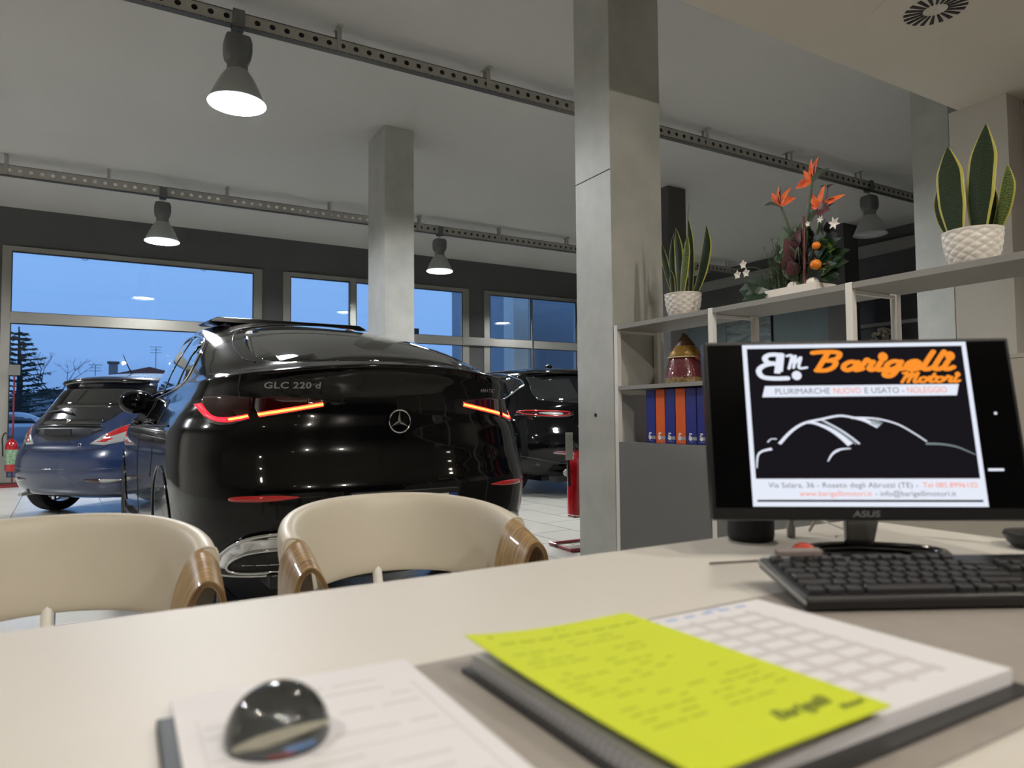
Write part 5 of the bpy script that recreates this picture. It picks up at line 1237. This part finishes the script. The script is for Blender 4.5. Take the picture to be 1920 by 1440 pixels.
antenna('tv antenna rising above the ridge of the terracotta roof', 3.9, 68, 0, 7.3); antenna('small tv antenna left of the chimney', -.6, 68, 0, 5.6)
random.seed(21)
def conifer(label, x, y, h):
    r = root('cedar_tree', label, 'tree', (x, y, -.12))
    MB().tube([(0, 0, 0), (.1, 0, h*.5), (0, 0, h)], [.22, .14, .03], 8).build('trunk', mat('bark', '#3d3a38', .9), r, smooth=60)
    b = MB()
    for k in range(17):
        z = h*(.2+.78*k/17); L_ = (h-z)*.50+.35
        for q in range(5):
            a = q*1.257+k*.8+random.uniform(-.3, .3); L2 = L_*random.uniform(.7, 1.15); dv = Vector((math.cos(a), math.sin(a), .06))
            P = [Vector((0, 0, z))+dv*(L2*t)+Vector((0, 0, .25*L2*t*t*.4)) for t in (0, .33, .66, 1)]
            b.tube(P, [.03, .025, .018, .006], 4)
            for w_ in range(12):
                t = .15+.85*w_/14; p = Vector((0, 0, z))+dv*(L2*t)+Vector((0, 0, .1*L2*t*t)); s_ = Vector((-dv.y, dv.x, 0))*(random.choice((-1, 1))*random.uniform(.1, .32))+dv*.15+Vector((0, 0, random.uniform(-.16, .03)))
                n_ = Vector((0, 0, .06)); b.add([p-n_, p+n_, p+s_], [(0, 1, 2)])
    tag(b.build('foliage', mat('cedar_needles', '#2c3f3a', .8, noise=.2, nscale=3), r), kind='stuff')
conifer('tall dark cedar tree outside at the left edge of the window', -4.0, 46, 6.2)
def bare_tree(label, x, y, h):
    r = root('bare_tree', label, 'tree', (x, y, -.12)); b = MB()
    def br(p, d_, L_, rr_, n_):
        q = p+d_*L_; b.tube([p, (p+q)/2+Vector((random.uniform(-.03, .03),)*3), q], [rr_, rr_*.8, rr_*.6], 5)
        if n_ > 0:
            for k in range(3): br(q, (d_+Vector((random.uniform(-.9, .9), random.uniform(-.9, .9), random.uniform(-.2, .5)))).normalized(), L_*.68, rr_*.55, n_-1)
    br(Vector((0, 0, 0)), Vector((0, 0, 1)), h*.5, .10, 4); b.build('branches', mat('bark', '#3d3a38', .9), r)
bare_tree('bare thin tree outside between the cedar and the houses', -2.75, 56, 4.9)
for x, y, s_, l in ((-15.5, 92, 5.4, 'dark wooded mound behind the cedar, left edge'), (-5.5, 106, 4.6, 'dark wooded mound behind the bare tree')):
    b = MB(); V = []
    for j in range(13):
        for k in range(24):
            e_ = PI/2*j/12; a = 2*PI*k/24; rr_ = s_*(1+.12*math.sin(5*a+j)+random.uniform(-.06, .06)); V.append((math.cos(a)*math.cos(e_)*rr_*1.5, math.sin(a)*math.cos(e_)*rr_, math.sin(e_)*rr_))
    b.add(V, [(j*24+k, j*24+(k+1) % 24, (j+1)*24+(k+1) % 24, (j+1)*24+k) for j in range(12) for k in range(24)])
    o = b.build('bush', mat('dusk_foliage', '#2b3330', .9, noise=.3, nscale=2), smooth=60); o.location = (x, y, -.2); tag(o, l, 'trees')
pk = root('parked_car', 'silver car parked outside beyond the left window edge', 'car', (-5.0, 34, -.12), math.radians(-70))
vs_, fs = car_body([(.2, .2, 3.8, .78, .5, 2.6, .6), (.5, 0, 4.1, .85, .6, 2.8, .8), (.85, .05, 4.0, .85, .6, 2.8, .8), (.95, .15, 3.6, .8, .6, 2.6, .7), (1.2, .5, 2.9, .7, .6, 2.4, .5), (1.42, .9, 2.4, .6, .5, 2.3, .5), (1.46, 1.2, 2.1, .35, .3, 2, .3)], 4, 16)
MB().add(vs_, fs).build('body', mat('silver_car_paint', '#aeb6c2', .3, metal=.5, coat=.5), pk, smooth=50); skp = Skin(vs_, fs)
for fr in ('left', 'right'): skp.patch('side_window', [(3.2, .98), (1.0, 1.0), (.8, 1.1), (1.2, 1.34), (2.2, 1.36), (2.7, 1.2)], fr, M_cglass, pk, res=.2)
skp.patch('rear_window', [(-.55, 1.02), (.55, 1.02), (.5, 1.32), (-.5, 1.32)], 'rear', M_cglass, pk, res=.15)
for s_ in (.75, 3.2):
    for x in (-.76, .76): MB().lathe([(.2, -.1), (.31, -.09), (.32, 0), (.31, .09), (.2, .1)], 28, M=Matrix.Translation((x, s_, .32)) @ Matrix.Rotation(PI/2, 4, 'Y')).build('wheel', M_tyre, pk, smooth=40)
# neighbouring building seen through the right-hand window
nb = root('office_building', 'pale grey building with a white corner pillar outside the right-hand window', 'building', (0, 0, -.12))
MB().box(9.52, 12.4, 15.35, 20, 0, 7).build('facade', mat('pale_facade', '#a4acb6', .7), nb)
MB().box(8.96, 9.52, 15.2, 15.7, 0, 7).build('corner_pillar', mat('white_pillar', '#efece4', .7, noise=.03), nb)
tag(MB().tube([(8.62, 16, -.12), (8.62, 16, 2.9)], .035, 10).build('white_pole', M_post, smooth=50), 'thin white pole outside, left of the white pillar', 'pole')
sg = root('road_sign', 'dark green rectangular sign outside above the black coupe', 'sign', (11.4, 29, 0))
MB().box(-.75, .75, -.05, .05, 4.05, 4.95).build('panel', mat('dark_green_sign', '#26383a', .7, col2='#1b2627', nscale=2), sg); MB().tube([(0, .1, -.2), (0, .1, 4.1)], .06, 8).build('post', M_lampg, sg)
# blind hoops at the top of the window and hanging cord
for x in (-.29, 1.47): tag(MB().tube([(x+.055*math.cos(a), W-.05, 3.60+.05*math.sin(a)) for a in [PI+PI*k/12 for k in range(13)]], .004, 6).build('blind_hook', M_lampg), 'small wire hoop hanging at the top %s of the widest window' % ('left' if x < 0 else 'right'), 'hook')
struct(MB().box(0, .006, 0, .16, HS-.004, HS, M=Matrix.Translation((3.362, 1.985, 0)) @ Matrix.Rotation(math.radians(-168), 4, 'Z')).build('trim_4', mat('seam_grey', '#7d7870', .7)))
